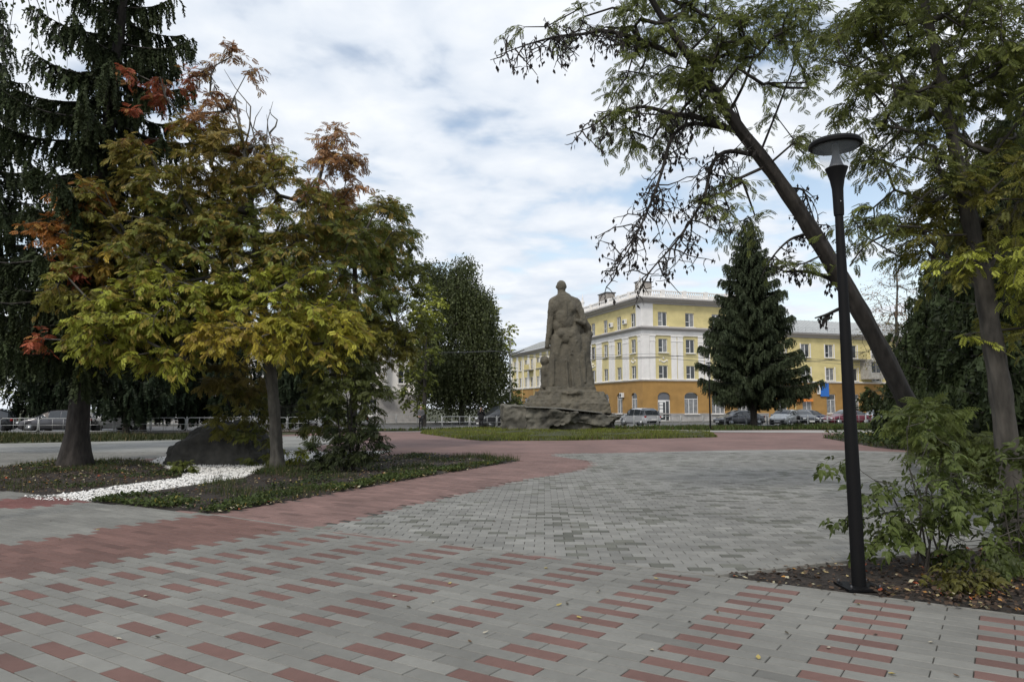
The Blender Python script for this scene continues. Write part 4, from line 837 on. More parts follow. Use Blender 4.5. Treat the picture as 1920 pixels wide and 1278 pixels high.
# ---------------------------------------------------------------- cars
def car(name, x, y, heading, paint, label, cat, L=4.3, Wd=1.78, Hh=1.52, kind='hatch', cut=None):
    """heading: direction of travel in the ground plane, radians from +x"""
    o = empty(name, (x, y, 0), heading, label, cat)
    h = L / 2; gl = .30
    # stations: x, belt half width, roof half width, belt z, roof z (roof==belt where there is no cabin), bottom z
    if kind == 'hatch': st = [(-h, .70, .66, .62, .64), (-h + .10, .82, .70, .82, .98), (-h + .30, .87, .60, .96, Hh - .24), (-h + .80, .89, .62, .96, Hh - .05), (-.35, .89, .63, .93, Hh), (.35, .89, .62, .92, Hh - .04), (.75, .89, .60, .92, Hh - .22), (1.15, .88, .66, .93, 1.0), (1.45, .86, .72, .90, .93), (h - .25, .80, .70, .78, .80), (h, .66, .62, .60, .61)]
    elif kind == 'sedan': st = [(-h, .72, .70, .72, .73), (-h + .12, .82, .76, .92, .95), (-h + .6, .87, .74, .98, 1.02), (-h + 1.05, .88, .60, .96, Hh - .15), (-.5, .89, .60, .94, Hh), (.2, .89, .60, .92, Hh - .02), (.7, .89, .58, .91, Hh - .2), (1.15, .88, .66, .90, .96), (1.5, .86, .72, .87, .90), (h - .25, .80, .70, .76, .78), (h, .66, .62, .58, .59)]
    else: st = [(-h, .84, .80, .9, .92), (-h + .06, .90, .80, 1.05, Hh - .12), (-h + .4, .92, .80, 1.08, Hh - .02), (-.6, .92, .80, 1.08, Hh), (.3, .92, .79, 1.06, Hh - .01), (.75, .92, .76, 1.06, Hh - .12), (1.25, .91, .74, 1.06, Hh - .55), (1.6, .90, .76, 1.05, 1.14), (1.9, .88, .78, .98, 1.02), (h - .15, .84, .76, .84, .86), (h, .74, .70, .66, .67)]
    sc_w = Wd / 1.78; rows = []
    for i, (sx_, bw, rw, bz, rz) in enumerate(st):
        bw *= sc_w; rw *= sc_w; fb = .30 if i in (0, len(st) - 1) else .20
        ring = [(0, fb), (bw * .90, fb), (bw * 1.0, fb + .18), (bw * 1.015, (fb + bz) / 2 + .06), (bw, bz), (bw * .4 + rw * .6 if rz - bz > .25 else rw * 1.02, bz + (rz - bz) * .88), (rw * .86, rz), (0, rz + .02)]
        rows.append([(sx_, y_, z_) for y_, z_ in ring] + [(sx_, -y_, z_) for y_, z_ in ring[-2:0:-1]])
    n = len(rows[0]); nv = len(rows) * n; V = [p for r in rows for p in r]; body = []; glass = []
    for i in range(len(rows) - 1):
        for k in range(n):
            f = (i * n + k, i * n + (k + 1) % n, (i + 1) * n + (k + 1) % n, (i + 1) * n + k)
            cab = min(st[i][4] - st[i][3], st[i + 1][4] - st[i + 1][3]) > .25
            cabe = max(st[i][4] - st[i][3], st[i + 1][4] - st[i + 1][3]) > .25
            sideg = k in (4, n - 5)
            topg = k in (5, 6, 7, 8) and cabe and not cab or (k in (5, 6, 7, 8) and cab and (abs(st[i][4] - st[i + 1][4]) > .15))
            (glass if (sideg and cabe) or topg else body).append(f)
    body.append(tuple(range(n))[::-1]); body.append(tuple((len(rows) - 1) * n + k for k in range(n)))
    bm = MB(); bm.add(V, [f[::-1] for f in body + glass], True); bo_ = bm.build('body', 'car_' + paint, o, sharp=False)
    sb = bo_.modifiers.new('round', 'SUBSURF'); sb.levels = 2; sb.render_levels = 2
    # glass panels pulled in from their pillars and lifted off the body
    cen = Vector((0, 0, .9)); g = MB(); gi = {}
    for f in glass:
        ps = [Vector(V[j]) for j in f]; c_ = sum(ps, Vector()) / 4; nn = (ps[1] - ps[0]).cross(ps[3] - ps[0]).normalized()
        if nn.dot(c_ - cen) < 0: nn = -nn
        side = f[0] % n in (4, n - 5)
        sh = .88 if side else .985
        q = [c_ + (p - c_) * (sh if not side else 1) + nn * (-.004) for p in ps]
        if side: q = [Vector((c_.x + (p.x - c_.x) * .93, p.y, c_.z + (p.z - c_.z) * .86)) + nn * -.004 for p in ps]
        g.add([tuple(p + nn * .012) for p in q], [(0, 1, 2, 3)])
    g.build('window_glass', 'car_glass', o)
    # wheels
    R_ = .33 if kind != 'van' else .35
    ty = MB().lathe([(R_ - .1, -.1), (R_ - .02, -.105), (R_, -.08), (R_, .08), (R_ - .02, .105), (R_ - .1, .1)], 24).mesh('wheel', 'tyre')
    rm = MB().lathe([(.02, 0), (.05, .01), (R_ - .11, -.01), (R_ - .1, .02)], 20)
    for k in range(5):
        a = 2 * math.pi * k / 5; rm.box((-.001, -.001, 0), (.001, .001, .001))
    rmm = rm.mesh('rim', 'rim')
    for wx in (-h + .78, h - .82):
        for s in (-1, 1):
            w_ = link('wheel', ty, o, (wx, s * (Wd / 2 - .12), R_), (math.pi / 2, 0, 0)); link('rim', rmm, w_, (0, 0, -s * .095), (0 if s < 0 else math.pi, 0, 0))
            arch = MB(); arch.lathe([(R_ + .02, 0), (R_ + .075, 0), (R_ + .075, .012), (R_ + .02, .012)], 24, cap=False); arch.build('wheel_arch', 'black_paint', o, (wx, s * (Wd / 2 * 1.0 - .012), R_), (math.pi / 2, 0, 0))
    zl = .66 if kind != 'van' else .8
    for s in (-1, 1):
        MB().box((-.12, -.16, -.06), (.03, .16, .07)).build('headlight', 'head_lamp', o, (h - .10, s * .60 * sc_w, zl), (0, 0, -s * .35), bevel=.03)
        MB().box((-.03, -.13, -.08), (.12, .13, .09)).build('taillight', 'tail_lamp', o, (-h + .10, s * .70 * sc_w, zl + .2), (0, 0, s * .3), bevel=.03)
        MB().box((-.06, -.02, 0), (.06, .16, .13)).build('mirror', 'car_' + paint, o, (.85, s * Wd / 2 * .98 - (.14 if s < 0 else 0), .95), bevel=.03)
        for dx in (-.35, .55): MB().box((-.09, -.012, -.012), (.09, .012, .012)).build('door_handle', 'car_' + paint, o, (dx - .3, s * (Wd / 2 * 1.015), .84))
    MB().box((-.02, -.7, -.1), (.03, .7, .10)).build('bumper', 'black_paint', o, (-h - .0, 0, .42), bevel=.02); MB().box((-.03, -.66, -.1), (.02, .66, .12)).build('grille', 'black_paint', o, (h + .0, 0, .45), bevel=.02)
    MB().box((0, -.26, -.056), (.012, .26, .056)).build('number_plate', 'plate', o, (-h - .035, 0, .62 if kind != 'van' else .7)); MB().box((-.012, -.26, -.056), (0, .26, .056)).build('number_plate', 'plate', o, (h + .035, 0, .42))
    return o
def place(px_, py_): return G(px_, py_)
def hd_(dx, dy): return math.atan2(dy, dx)
x, y = G(1203, 799); car('parked_car', x, y + .9, hd_(-.42, .91), 'silver', 'silver hatchback seen from behind just right of the rock plinth', 'car', 4.25, 1.84, 1.64)
x, y = S(ST(G(1345, 797))[0], 56.2); car('parked_car', x, y, A1 + math.pi, 'graphite', 'dark grey saloon half hidden behind the spruce trunk and lamp', 'car', 4.5, 1.76, 1.46, 'sedan')
x, y = S(ST(G(1447, 797))[0] + .3, 56.4); car('parked_car', x, y, A1 + math.pi + .55, 'pale', 'pale grey car with its nose towards the railing right of the spruce trunk', 'car', 4.2, 1.75, 1.50)
x, y = S(ST(G(1487, 797))[0] + .5, 57.0); car('parked_car', x, y, A1 - math.pi / 2 - .2, 'black', 'black car facing the railing between the pale grey and the navy cars', 'car', 4.4, 1.8, 1.48)
x, y = S(ST(G(1530, 797))[0] + .9, 59.5); car('parked_car', x, y, A1 + math.pi, 'navy', 'navy blue saloon parked behind the maroon car', 'car', 4.5, 1.78, 1.50, 'sedan')
x, y = S(ST(G(1588, 797))[0] + .2, 56.0); car('parked_car', x, y, A1 + math.pi - .08, 'maroon', 'maroon saloon parked behind the railing left of the near lamp post', 'car', 4.5, 1.78, 1.47, 'sedan')
x, y = S(ST(G(1695, 797))[0], 57.0); car('parked_car', x, y, A1 + math.pi - .1, 'silver', 'silver hatchback peeping out beside the foot of the leaning tree', 'car', 4.3, 1.78, 1.50)
x, y = S(ST(G(912, 800))[0] + .2, 56.0); car('minivan', x, y, A1 + math.pi + .05, 'dim', 'dark minivan parked behind the railing and the person in black', 'van', 4.7, 1.9, 1.85, 'van')
x, y = S(ST(G(238, 803))[0], 57.8); car('parked_car', x, y, A1 + math.pi + .75, 'white', 'white car facing left between the spruce trunks', 'car', 4.4, 1.8, 1.52)
x, y = S(ST(G(5, 808))[0] - .3, 55.6); car('parked_car', x, y, A1 + math.pi + .1, 'black', 'black car cut off by the left picture edge behind the railing', 'car', 4.6, 1.85, 1.62)
x, y = S(ST(G(135, 806))[0] + .4, 55.8); car('parked_car', x, y, A1 + math.pi, 'graphite', 'dark grey car mostly hidden behind the big spruce trunk', 'car', 4.4, 1.8, 1.5)
x, y = S(ST(G(625, 803))[0], 55.9); car('parked_car', x, y, A1 + math.pi, 'pale', 'pale car behind the many-stemmed shrub', 'car', 4.3, 1.78, 1.5)
x, y = S(ST(G(440, 803))[0], 66.0); car('parked_car', x, y, A1 + math.pi, 'white', 'white car on the road seen above the boulder', 'car', 4.3, 1.78, 1.5)
# overhead tram wires and their masts
def mast(s, t, label):
    o = empty('wire_mast', (*S(s, t), 0), A1, label, 'mast', 'road masts carrying the wires'); MB().lathe([(.11, 0), (.10, 3), (.07, 9)], 10).build('pole', 'weathered_white', o)
    MB().tube([(0, 0, 7.2), (0, -4.5 if t > 60 else 4.5, 7.4)], .04, 6).build('arm', 'dark_metal', o); MB().lathe([(.14, 0), (.14, .1), (.11, .14)], 10).build('foot_collar', 'weathered_white', o)
sm = ST(G(994, 790))[0]
mast(ST(P(994, 735, 71)[:2])[0], 73.0, 'white mast seen just left of the stone figure'); mast(ST(P(1655, 700, 95)[:2])[0], 73.0, 'white mast standing across the road at the right'); mast(-42, 73.0, 'white mast across the road at the far left')
w = MB()
for t_, z in ((71.5, 7.6), (70.2, 7.1), (69.4, 7.0), (66.0, 7.0), (65.2, 6.9)):
    for q in range(-100, 120, 20):
        pts = [(*S(q + 20 * k / 6, t_), z - .35 * (1 - (2 * k / 6 - 1) ** 2)) for k in range(7)]; w.tube(pts, .016, 4, cap=False)
tag(w.build('overhead_wires', 'dark_metal'), 'thin dark tram wires strung along the road before the yellow building', 'wires')
# ---------------------------------------------------------------- vegetation
def np_tubes(paths, radii, sides=6):
    V = []; Fq = []; off = 0
    for pts, rr in zip(paths, radii):
        pts = np.asarray(pts, float); k = len(pts)
        d = np.gradient(pts, axis=0); d /= np.linalg.norm(d, axis=1)[:, None] + 1e-9
        ref = np.array((1., 0, 0)) if abs(d[0, 0]) < .8 else np.array((0, 1., 0)); ring = []
        for i in range(k):
            a = ref - d[i] * ref.dot(d[i]); a /= np.linalg.norm(a) + 1e-9; b = np.cross(d[i], a); ref = a
            t = np.arange(sides) * 2 * math.pi / sides
            ring.append(pts[i] + (np.cos(t)[:, None] * a + np.sin(t)[:, None] * b) * rr[i])
        V.append(np.concatenate(ring)); i = np.arange(k - 1)[:, None] * sides; s = np.arange(sides)[None]; s2 = (s + 1) % sides
        Fq.append(np.stack([i + s, i + s2, i + sides + s2, i + sides + s], -1).reshape(-1, 4) + off); off += k * sides
    return np.concatenate(V), np.concatenate(Fq)
def wood(name, paths, radii, m, parent, base, sides=6, kind=None):
    if name == 'trunk':
        p = np.asarray(paths[0], float); n_ = max(40, len(p)); t = np.linspace(0, 1, len(p)); t2 = np.linspace(0, 1, n_); paths = [np.stack([np.interp(t2, t, p[:, c]) for c in range(3)], 1)]; radii = [np.interp(t2, t, radii[0])]; sides = 28
    V, Fq = np_tubes(paths, radii, sides)
    if name == 'trunk':
        k = np.arange(len(V)); ax = np.repeat(paths[0], sides, 0); a_ = (k % sides) * 2 * math.pi / sides; zz = ax[:, 2]; V = ax + (V - ax) * (1 + .07 * np.sin(a_ * 5 + zz * .8) + .05 * np.sin(a_ * 9 - zz * 1.9) + rng.normal(0, .025, len(V)))[:, None]
    o = link(name, mesh_np(name, V - np.array(base), [Fq], m, smooth=True), parent)
    if kind: tag(o, kind=kind)
    return o
# leaf templates (triangles/quads), x along the leaf, z up
def pinnate(pairs=5, w=.16, ll=.30, droop=.25):
    V = []; Fq = []
    def leaflet(ox, ang, L, W):
        c, s = math.cos(ang), math.sin(ang); i = len(V)
        for u, v in ((0, 0), (.42, W), (1, 0), (.42, -W)):
            x = ox + (u * c - v * s) * L; y = (u * s + v * c) * L; V.append((x, y, -droop * x * x - .35 * abs(y) ** 1.3 - (.05 if v == 0 else 0)))
        Fq.append((i, i + 3, i + 2, i + 1))
    for k in range(pairs):
        ox = .22 + .70 * k / pairs; L = ll * (1 - .25 * abs(k / pairs - .4)); 
        for s in (-1, 1): leaflet(ox, s * math.radians(62), L, w)
    leaflet(.85, 0, ll * .9, w)
    i = len(V); V.extend([(0, -.008, 0), (.9, -.006, -droop * .8), (.9, .006, -droop * .8), (0, .008, 0)]); Fq.append((i, i + 1, i + 2, i + 3))
    return np.array(V), np.array(Fq)
def broad():
    """compound leaf of five lobed leaflets, for the box elder shrub"""
    V = []; Fq = []
    def leaflet(ox, ang, L):
        c, s = math.cos(ang), math.sin(ang); i = len(V)
        for u, v, z in ((0, 0, 0), (.25, .26, -.03), (.55, .27, -.05), (1, 0, -.2), (.55, -.27, -.05), (.25, -.26, -.03), (.5, 0, .03)):
            x = ox + (u * c - v * s) * L; y = (u * s + v * c) * L; V.append((x, y, z * L * 1.5 - .25 * x * x))
        for a, b, c_, d in ((0, 6, 2, 1), (6, 3, 2, 2), (0, 5, 4, 6), (6, 4, 3, 3)): Fq.append((i + a, i + b, i + c_, i + d))
    for ox, a, L in ((.35, 65, .42), (.35, -65, .42), (.68, 55, .38), (.68, -55, .38), (.75, 0, .5)): leaflet(ox, math.radians(a), L)
    V = np.array(V); F4 = np.array(Fq); tri = np.array([f[:3] for f in F4 if f[2] == f[3]]); quad = np.array([f for f in F4 if f[2] != f[3]])
    i = len(V); V = np.concatenate([V, [(0, -.01, 0), (.75, -.008, -.14), (.75, .008, -.14), (0, .01, 0)]]); quad = np.concatenate([quad, [(i, i + 1, i + 2, i + 3)]])
    return V, quad, tri
def simple(w=.34):
    return np.array([(0, 0, 0), (.45, w, -.05), (1, 0, -.18), (.45, -w, -.05)]), np.array([(0, 3, 2, 1)])
def frames(d, up):
    d = d / (np.linalg.norm(d, axis=1)[:, None] + 1e-9); y = np.cross(up, d); y /= np.linalg.norm(y, axis=1)[:, None] + 1e-9; z = np.cross(d, y); return np.stack([d, y, z], 1)
def inst(name, tmpl, pos, R, s, col, m, parent, base, kind='stuff'):
    T = tmpl[0]; n = len(pos); V = np.einsum('kj,njc->nkc', T, R) * s[:, None, None] + pos[:, None]
    fl = [(np.arange(n)[:, None, None] * len(T) + f[None]).reshape(-1, f.shape[1]) for f in tmpl[1:] if len(f)]
    o = link(name, mesh_np(name, V.reshape(-1, 3) - np.array(base), fl, m, col=np.repeat(np.clip(col, 0, 1), len(T), 0)), parent)
    if kind: tag(o, kind=kind)
    return o
def jit_up(n, a=.45): u = rng.normal(0, a, (n, 3)); u[:, 2] += 1; return u
def twig_leaves(centers, outdirs, ntw=5, L=.55, per=6, droop=.35, spread=.8, lsize=.2):
    """twigs fanning from each centre, leaves alternating along them. returns twig paths, leaf pos, dir"""
    paths = []; pos = []; dr = []
    for c, o in zip(centers, outdirs):
        for k in range(ntw):
            d = o * .8 + rng.normal(0, spread, 3); d[2] = d[2] * .6 + .05; d /= np.linalg.norm(d); l = L * rng.uniform(.6, 1.25)
            t = np.linspace(0, 1, 4)[:, None]; p = c + d * t * l; p[:, 2] -= droop * (t[:, 0] ** 2) * l; paths.append(p)
            for j in range(per):
                u = (j + .6 + rng.uniform(-.2, .2)) / per; q = c + d * u * l; q[2] -= droop * u * u * l
                side = np.cross(d, (0, 0, 1.)); side /= np.linalg.norm(side) + 1e-9; sg = 1 if j % 2 else -1
                e = d * .55 + side * sg * .8 + rng.normal(0, .3, 3); e[2] -= .25; pos.append(q); dr.append(e)
    return paths, np.array(pos), np.array(dr)
def skeleton(trunk, tr_r, centers, tip_r=.012, expo=.46, up_bias=.35, lift=.25):
    """connect crown centres to the trunk: each joins the nearest existing node lying below it"""
    nodes = [np.array(p) for p in trunk]; par = [i - 1 for i in range(len(trunk))]; cnt = np.zeros(len(trunk)); fixed = len(trunk)
    ctr = np.array(centers); tp = np.array(trunk)
    dist = np.min(np.linalg.norm(ctr[:, None] - tp[None], axis=2), axis=1)
    ends = []
    for ci in np.argsort(dist):
        c = ctr[ci]; N = np.array(nodes); dv = c - N; d = np.linalg.norm(dv, axis=1); cost = d * (1 + up_bias * np.maximum(0, -dv[:, 2] / (d + 1e-6)) * 2) + .15 * np.arange(len(N) > 0)
        cost[:max(1, int(fixed * .25))] += 5 if fixed > 3 else 0
        j = int(np.argmin(cost)); a = N[j]; L = d[j]; k = max(1, int(L / .55)); prev = j
        bend = rng.normal(0, .10 * L, 3); bend[2] += lift * L * .4
        for q in range(1, k + 1):
            t = q / k; nodes.append(a + (c - a) * t + bend * math.sin(math.pi * t)); par.append(prev); prev = len(nodes) - 1
        ends.append((ci, prev))
    n = len(nodes); w = np.zeros(n)
    for _, e in ends: w[e] += 1
    for i in range(n - 1, 0, -1):
        if par[i] >= 0: w[par[i]] += w[i]
    r = tip_r * np.maximum(w, 1) ** expo
    kids = [[] for _ in range(n)]
    for i in range(1, n):
        if par[i] >= 0: kids[par[i]].append(i)
    paths = []; rad = []
    for i in range(fixed, n):
        if par[i] < fixed or kids[par[i]][0] != i:
            p = [nodes[par[i]]]; rr = [min(r[i] * 1.15, (tr_r[par[i]] if par[i] < fixed else r[par[i]]))]; c = i
            while True:
                p.append(nodes[c]); rr.append(r[c])
                if not kids[c]: break
                c = kids[c][0]
            paths.append(p); rad.append(rr)
    return paths, rad
def blobs(bl, n):
    """bl: (px,py,Y, rx_px, ry_px, depth_r, weight); centres, outward dirs, blob index"""
    w = np.array([b[6] for b in bl], float); w /= w.sum(); idx = rng.choice(len(bl), n, p=w); C = []; O = []
    for i in idx:
        b = bl[i]; c0 = P(b[0], b[1], b[2]); s = b[2] / F; v = rng.normal(0, 1, 3); v /= np.linalg.norm(v); r = rng.uniform(.25, 1) ** .45
        off = v * r * np.array((b[3] * s, b[5], b[4] * s)); C.append(c0 + off); O.append(v)
    return np.array(C), np.array(O), idx
GREEN = np.array((.135, .16, .034)); OLIVE = np.array((.225, .215, .04)); YEL = np.array((.54, .51, .07)); YG = np.array((.38, .41, .06)); ORA = np.array((.46, .19, .045)); REDL = np.array((.44, .13, .07)); BRN = np.array((.32, .18, .09)); DK = np.array((.035, .048, .016))
def bcol(pal, idx, n_per, bl_spread=.18):
    c = np.array([pal[i] for i in idx]); alt = np.array([pal[(i + rng.integers(-1, 2)) % len(pal)] for i in idx]); mk = rng.uniform(0, .25, (len(c), 1)); c = c * (1 - mk) + alt * mk; cl = c * (1 + rng.normal(0, bl_spread, (len(c), 1))); cl = np.repeat(cl, n_per, 0); lm_ = rng.random((len(cl), 1)) < .22; av = np.array(pal).mean(0) * 1.1; cl = np.where(lm_, cl * .35 + av * .65, cl); return np.clip(cl * (1 + rng.normal(0, .14, (len(cl), 1))), .003, .9)
def trunk_path(pts, Yb, Yt=None):
    n = len(pts); return [P(a, b, Yb + ((Yt if Yt else Yb) - Yb) * i / (n - 1)) for i, (a, b) in enumerate(pts)]
def broadleaf(name, label, cat, trunk, tr_r, bl, pal, nc, tm, lsize, ntw=5, per=6, L=.5, group=None, bark='bark', droop=.35, foliage='foliage', tip=.012, extra=(), crown_mat='foliage', lean_z=True, spread=.8, flare=0, upb=.35, leafdroop=.2):
    base = trunk[0].copy(); g = G0z(base); o = empty(name, g, 0, label, cat, group)
    C, O, idx = blobs(bl, nc); paths, rad = skeleton(trunk, tr_r, C, tip, up_bias=upb)
    tr = [np.array(p) for p in trunk]; 
    # smooth trunk
    tt = np.linspace(0, len(tr) - 1, len(tr) * 4); T = np.stack([np.interp(tt, range(len(tr)), [p[k] for p in tr]) for k in range(3)], 1); R_ = np.interp(tt, range(len(tr)), tr_r)
    for _ in range(3): T[1:-1] = (T[:-2] + 2 * T[1:-1] + T[2:]) / 4
    z = np.maximum(T[:, 2] - T[0, 2], 0); R_ = R_ * (1 + flare * np.exp(-z / .22)); R_ *= 1 + .05 * np.sin(np.arange(len(R_)) * 1.7)
    T[0, 2] -= .15
    wood('trunk', [T], [R_], bark, o, g, 16); bp = list(paths) + [e[0] for e in extra]; br = list(rad) + [e[1] for e in extra]
    wood('branches', bp, br, bark, o, g, 5, 'stuff')
    tw, pos, dr = twig_leaves(C, O, ntw, L, per, droop, spread)
    wood('twigs', tw, [np.linspace(tip * .5, .003, 4)] * len(tw), bark, o, g, 3, 'stuff')
    n = len(pos); s = lsize * rng.uniform(.7, 1.2, n); dr[:, 2] -= leafdroop; R = frames(dr, jit_up(n))
    inst('foliage', tm, pos, R, s, bcol(pal, idx, ntw * per), crown_mat, o, g)
    return o
def G0z(b): return (float(b[0]), float(b[1]), 0.0)
PIN4 = pinnate(4, .27, .38); PIN3 = pinnate(3, .32, .44); PINL = pinnate(5, .22, .33); SIM = simple()

# --- autumn rowan in the middle of the left half (two stems fused low)
Yr = 19.6
tr = trunk_path([(520, 882), (517, 820), (514, 760), (508, 700), (500, 640), (492, 560), (480, 470), (470, 380), (458, 280), (440, 180)], Yr)
trr = [.165, .15, .145, .14, .13, .11, .09, .07, .045, .02]
bl = [(400, 470, Yr, 170, 110, 2.2, 20), (300, 400, Yr, 150, 90, 2.0, 12), (520, 400, Yr, 150, 110, 2.2, 15), (600, 480, Yr, 120, 110, 2.0, 12), (330, 560, Yr - .6, 150, 70, 1.8, 12), (520, 560, Yr - .8, 150, 70, 1.8, 12),
      (230, 610, Yr - .8, 90, 60, 1.5, 7), (190, 520, Yr - .6, 80, 70, 1.5, 6), (580, 620, Yr - 1.2, 110, 50, 1.2, 8), (460, 625, Yr - 1.5, 80, 35, 1.0, 5), (300, 650, Yr - 1.0, 60, 45, 1, 4),
      (340, 300, Yr, 110, 60, 1.6, 7), (440, 300, Yr, 90, 60, 1.6, 6), (625, 340, Yr, 50, 55, .9, 3.2), (635, 275, Yr, 42, 42, .7, 2.6), (290, 235, Yr, 60, 40, 1, 1.2), (265, 100, Yr, 40, 55, .8, .45), (350, 180, Yr, 60, 50, 1, 1.0), (430, 130, Yr, 50, 45, .7, 1.1), (410, 230, Yr, 50, 40, 1, 1.3), (480, 260, Yr, 40, 40, .8, .4),
      (95, 425, Yr - .8, 28, 22, .5, 1.2), (150, 375, Yr - .6, 40, 25, .5, 1.2), (125, 520, Yr - .8, 12, 18, .3, .4), (85, 638, Yr - .9, 10, 8, .2, .3), (140, 330, Yr - .4, 30, 16, .4, .35), (700, 420, Yr, 50, 60, 1.2, 3), (170, 470, Yr - 1.0, 40, 30, .5, 1.2), (235, 500, Yr - 2.0, 14, 10, .3, .3)]
pal = [GREEN * 1.3, OLIVE, OLIVE, GREEN * 1.1, YG * .9, YG * .9, YG * .8, OLIVE, YEL * .8, YEL * .65 + ORA * .25, YG, OLIVE * .85 + ORA * .08, OLIVE * .7 + ORA * .15, BRN * .8 + ORA * .2, BRN * 1.1, REDL * .8, REDL, REDL * .75, BRN, BRN * .8 + ORA * .2, BRN, ORA * .9, ORA * .8, REDL * 1.1, REDL * 1.1, ORA * .5 + OLIVE * .5, GREEN, ORA * .5 + YG * .5, ORA]
bare = []
for x0, y0, x1, y1, x2, y2 in ((470, 330, 500, 260, 512, 190), (480, 300, 470, 230, 462, 190), (490, 320, 515, 280, 500, 215), (455, 260, 420, 190, 400, 150), (458, 280, 470, 200, 420, 130), (505, 250, 520, 225, 505, 205), (495, 270, 475, 240, 492, 200)):
    bare.append(([P(x0, y0, Yr), P((x0 + x1) / 2 + 4, (y0 + y1) / 2, Yr), P(x1, y1, Yr + .1), P((x1 + x2) / 2 - 4, (y1 + y2) / 2, Yr + .1), P(x2, y2, Yr)], [.03, .024, .018, .012, .005]))
broadleaf('rowan_tree', 'autumn rowan turning orange and red at its tips, grey trunk beside the boulder', 'tree', tr, trr, bl, pal, 830, PIN4, .205, ntw=5, per=7, L=.52, bark='grey_bark', flare=.35, extra=bare)
# --- dark green broadleaf behind it
Yd = 29
tr = trunk_path([(655, 838), (660, 780), (668, 700), (670, 600), (665, 500), (660, 420)], Yd)
bl = [(660, 520, Yd, 130, 110, 3, 10), (700, 450, Yd, 80, 70, 2, 5), (740, 560, Yd, 60, 90, 2, 5), (620, 650, Yd, 90, 50, 2, 6), (700, 640, Yd, 80, 50, 2, 6), (640, 400, Yd, 60, 50, 2, 3), (640, 715, Yd, 60, 35, 1.5, 3)]
broadleaf('broadleaf_tree', 'dark green rowan behind the autumn one, its right edge against the sky', 'tree', tr, [.2, .17, .15, .12, .09, .05], bl, [GREEN * .8, GREEN, GREEN, OLIVE * .8, OLIVE, GREEN * .9, GREEN * .7], 380, PIN3, .23, L=.65, per=7)
# --- many-stemmed shrubs on the bed
def shrub(name, label, px_, py_, stems, bl, pal, nc, lsize, tm=PIN4, bark='dark_bark', per=6, L=.35, group=None, cat='shrub', r0=.028, mat_='foliage', ntw=4, tip=.006):
    x, y = G(px_, py_); g = (x, y, 0); o = empty(name, g, 0, label, cat, group); C, O, idx = blobs(bl, nc); paths = []; rad = []
    S0 = []
    for (a, b) in stems:
        t = P(a, b, y + rng.uniform(-.3, .3)); s = np.array((x + rng.uniform(-.15, .15), y + rng.uniform(-.1, .1), -.05)); m1 = s + (t - s) * .35 + np.array((0, 0, .12)) * np.linalg.norm(t - s) * .5 + rng.normal(0, .03, 3); m2 = s + (t - s) * .7 + rng.normal(0, .05, 3) + (0, 0, .08)
        paths.append([s, m1, m2, t]); rad.append([r0, r0 * .75, r0 * .5, r0 * .2]); S0 += [m1, m2, t]
    for p, r in zip(paths, rad): wood('stem', [p], [r], bark, o, g, 7)
    S0 = np.array(S0)
    bp = []; br = []
    for c in C:
        k = int(np.argmin(np.linalg.norm(S0 - c, axis=1))); mdl = (S0[k] + c) / 2 + rng.normal(0, .04, 3); bp.append([S0[k], mdl, c]); br.append([tip * 1.3, tip, tip * .7])
    wood('branches', bp, br, bark, o, g, 4, 'stuff')
    tw, pos, dr = twig_leaves(C, O, ntw, L, per, .3); wood('twigs', tw, [np.linspace(tip * .5, .0015, 4)] * len(tw), bark, o, g, 3, 'stuff')
    n = len(pos); dr[:, 2] -= .2; inst('foliage', tm, pos, frames(dr, jit_up(n)), lsize * rng.uniform(.6, 1.25, n), bcol(pal, idx, ntw * per), mat_, o, g)
    return o
Ys = G(650, 885)[1]
shrub('shrub', 'dark many-stemmed shrub on the bed right of the autumn rowan', 655, 884, [(640, 700), (655, 690), (672, 700), (690, 720), (700, 690), (620, 740)], [(640, 700, Ys, 60, 60, .9, 5), (690, 740, Ys, 45, 50, .8, 3), (650, 790, Ys, 50, 35, .7, 2.5), (610, 845, Ys, 30, 22, .4, 1.6), (640, 850, Ys, 30, 20, .4, 1.2), (690, 830, Ys, 26, 24, .4, 1)], [GREEN * .5, GREEN * .6, DK * 1.3, DK * 1.1, DK, DK * 1.2], 84, .19)
x_, y_ = G(550, 880)
shrub('shrub', 'leafy undergrowth with reddish tips hanging left of the rowan trunk', 470, 868, [(440, 800), (470, 760), (500, 770), (430, 760)], [(455, 770, 20.4, 60, 50, .8, 4), (440, 710, 20.4, 50, 40, .8, 2.5), (480, 830, 20.2, 30, 30, .4, 1.5), (600, 760, 20.4, 40, 50, .7, 2.5)], [OLIVE * .7, OLIVE * .6 + BRN * .3, GREEN, GREEN * .8], 80, .2)
for (a, b, sc_, cl_, lb) in ((548, 872, 1, YG, 'low yellow-green sprout at the right foot of the rowan trunk'), (618, 868, .8, DK * 1.3, 'small dark sprout between the rowan trunk and the shrub'), (345, 888, .7, GREEN, 'small green sprout at the inner corner of the white gravel')):
    yy = G(a, b)[1]; shrub('sprout', lb, a, b, [(a - 12 * sc_, b - 22 * sc_), (a + 10 * sc_, b - 26 * sc_), (a, b - 30 * sc_)], [(a, b - 18 * sc_, yy, 22 * sc_, 14 * sc_, .25, 1)], [cl_], 9, .14, r0=.01, cat='plant', L=.2)

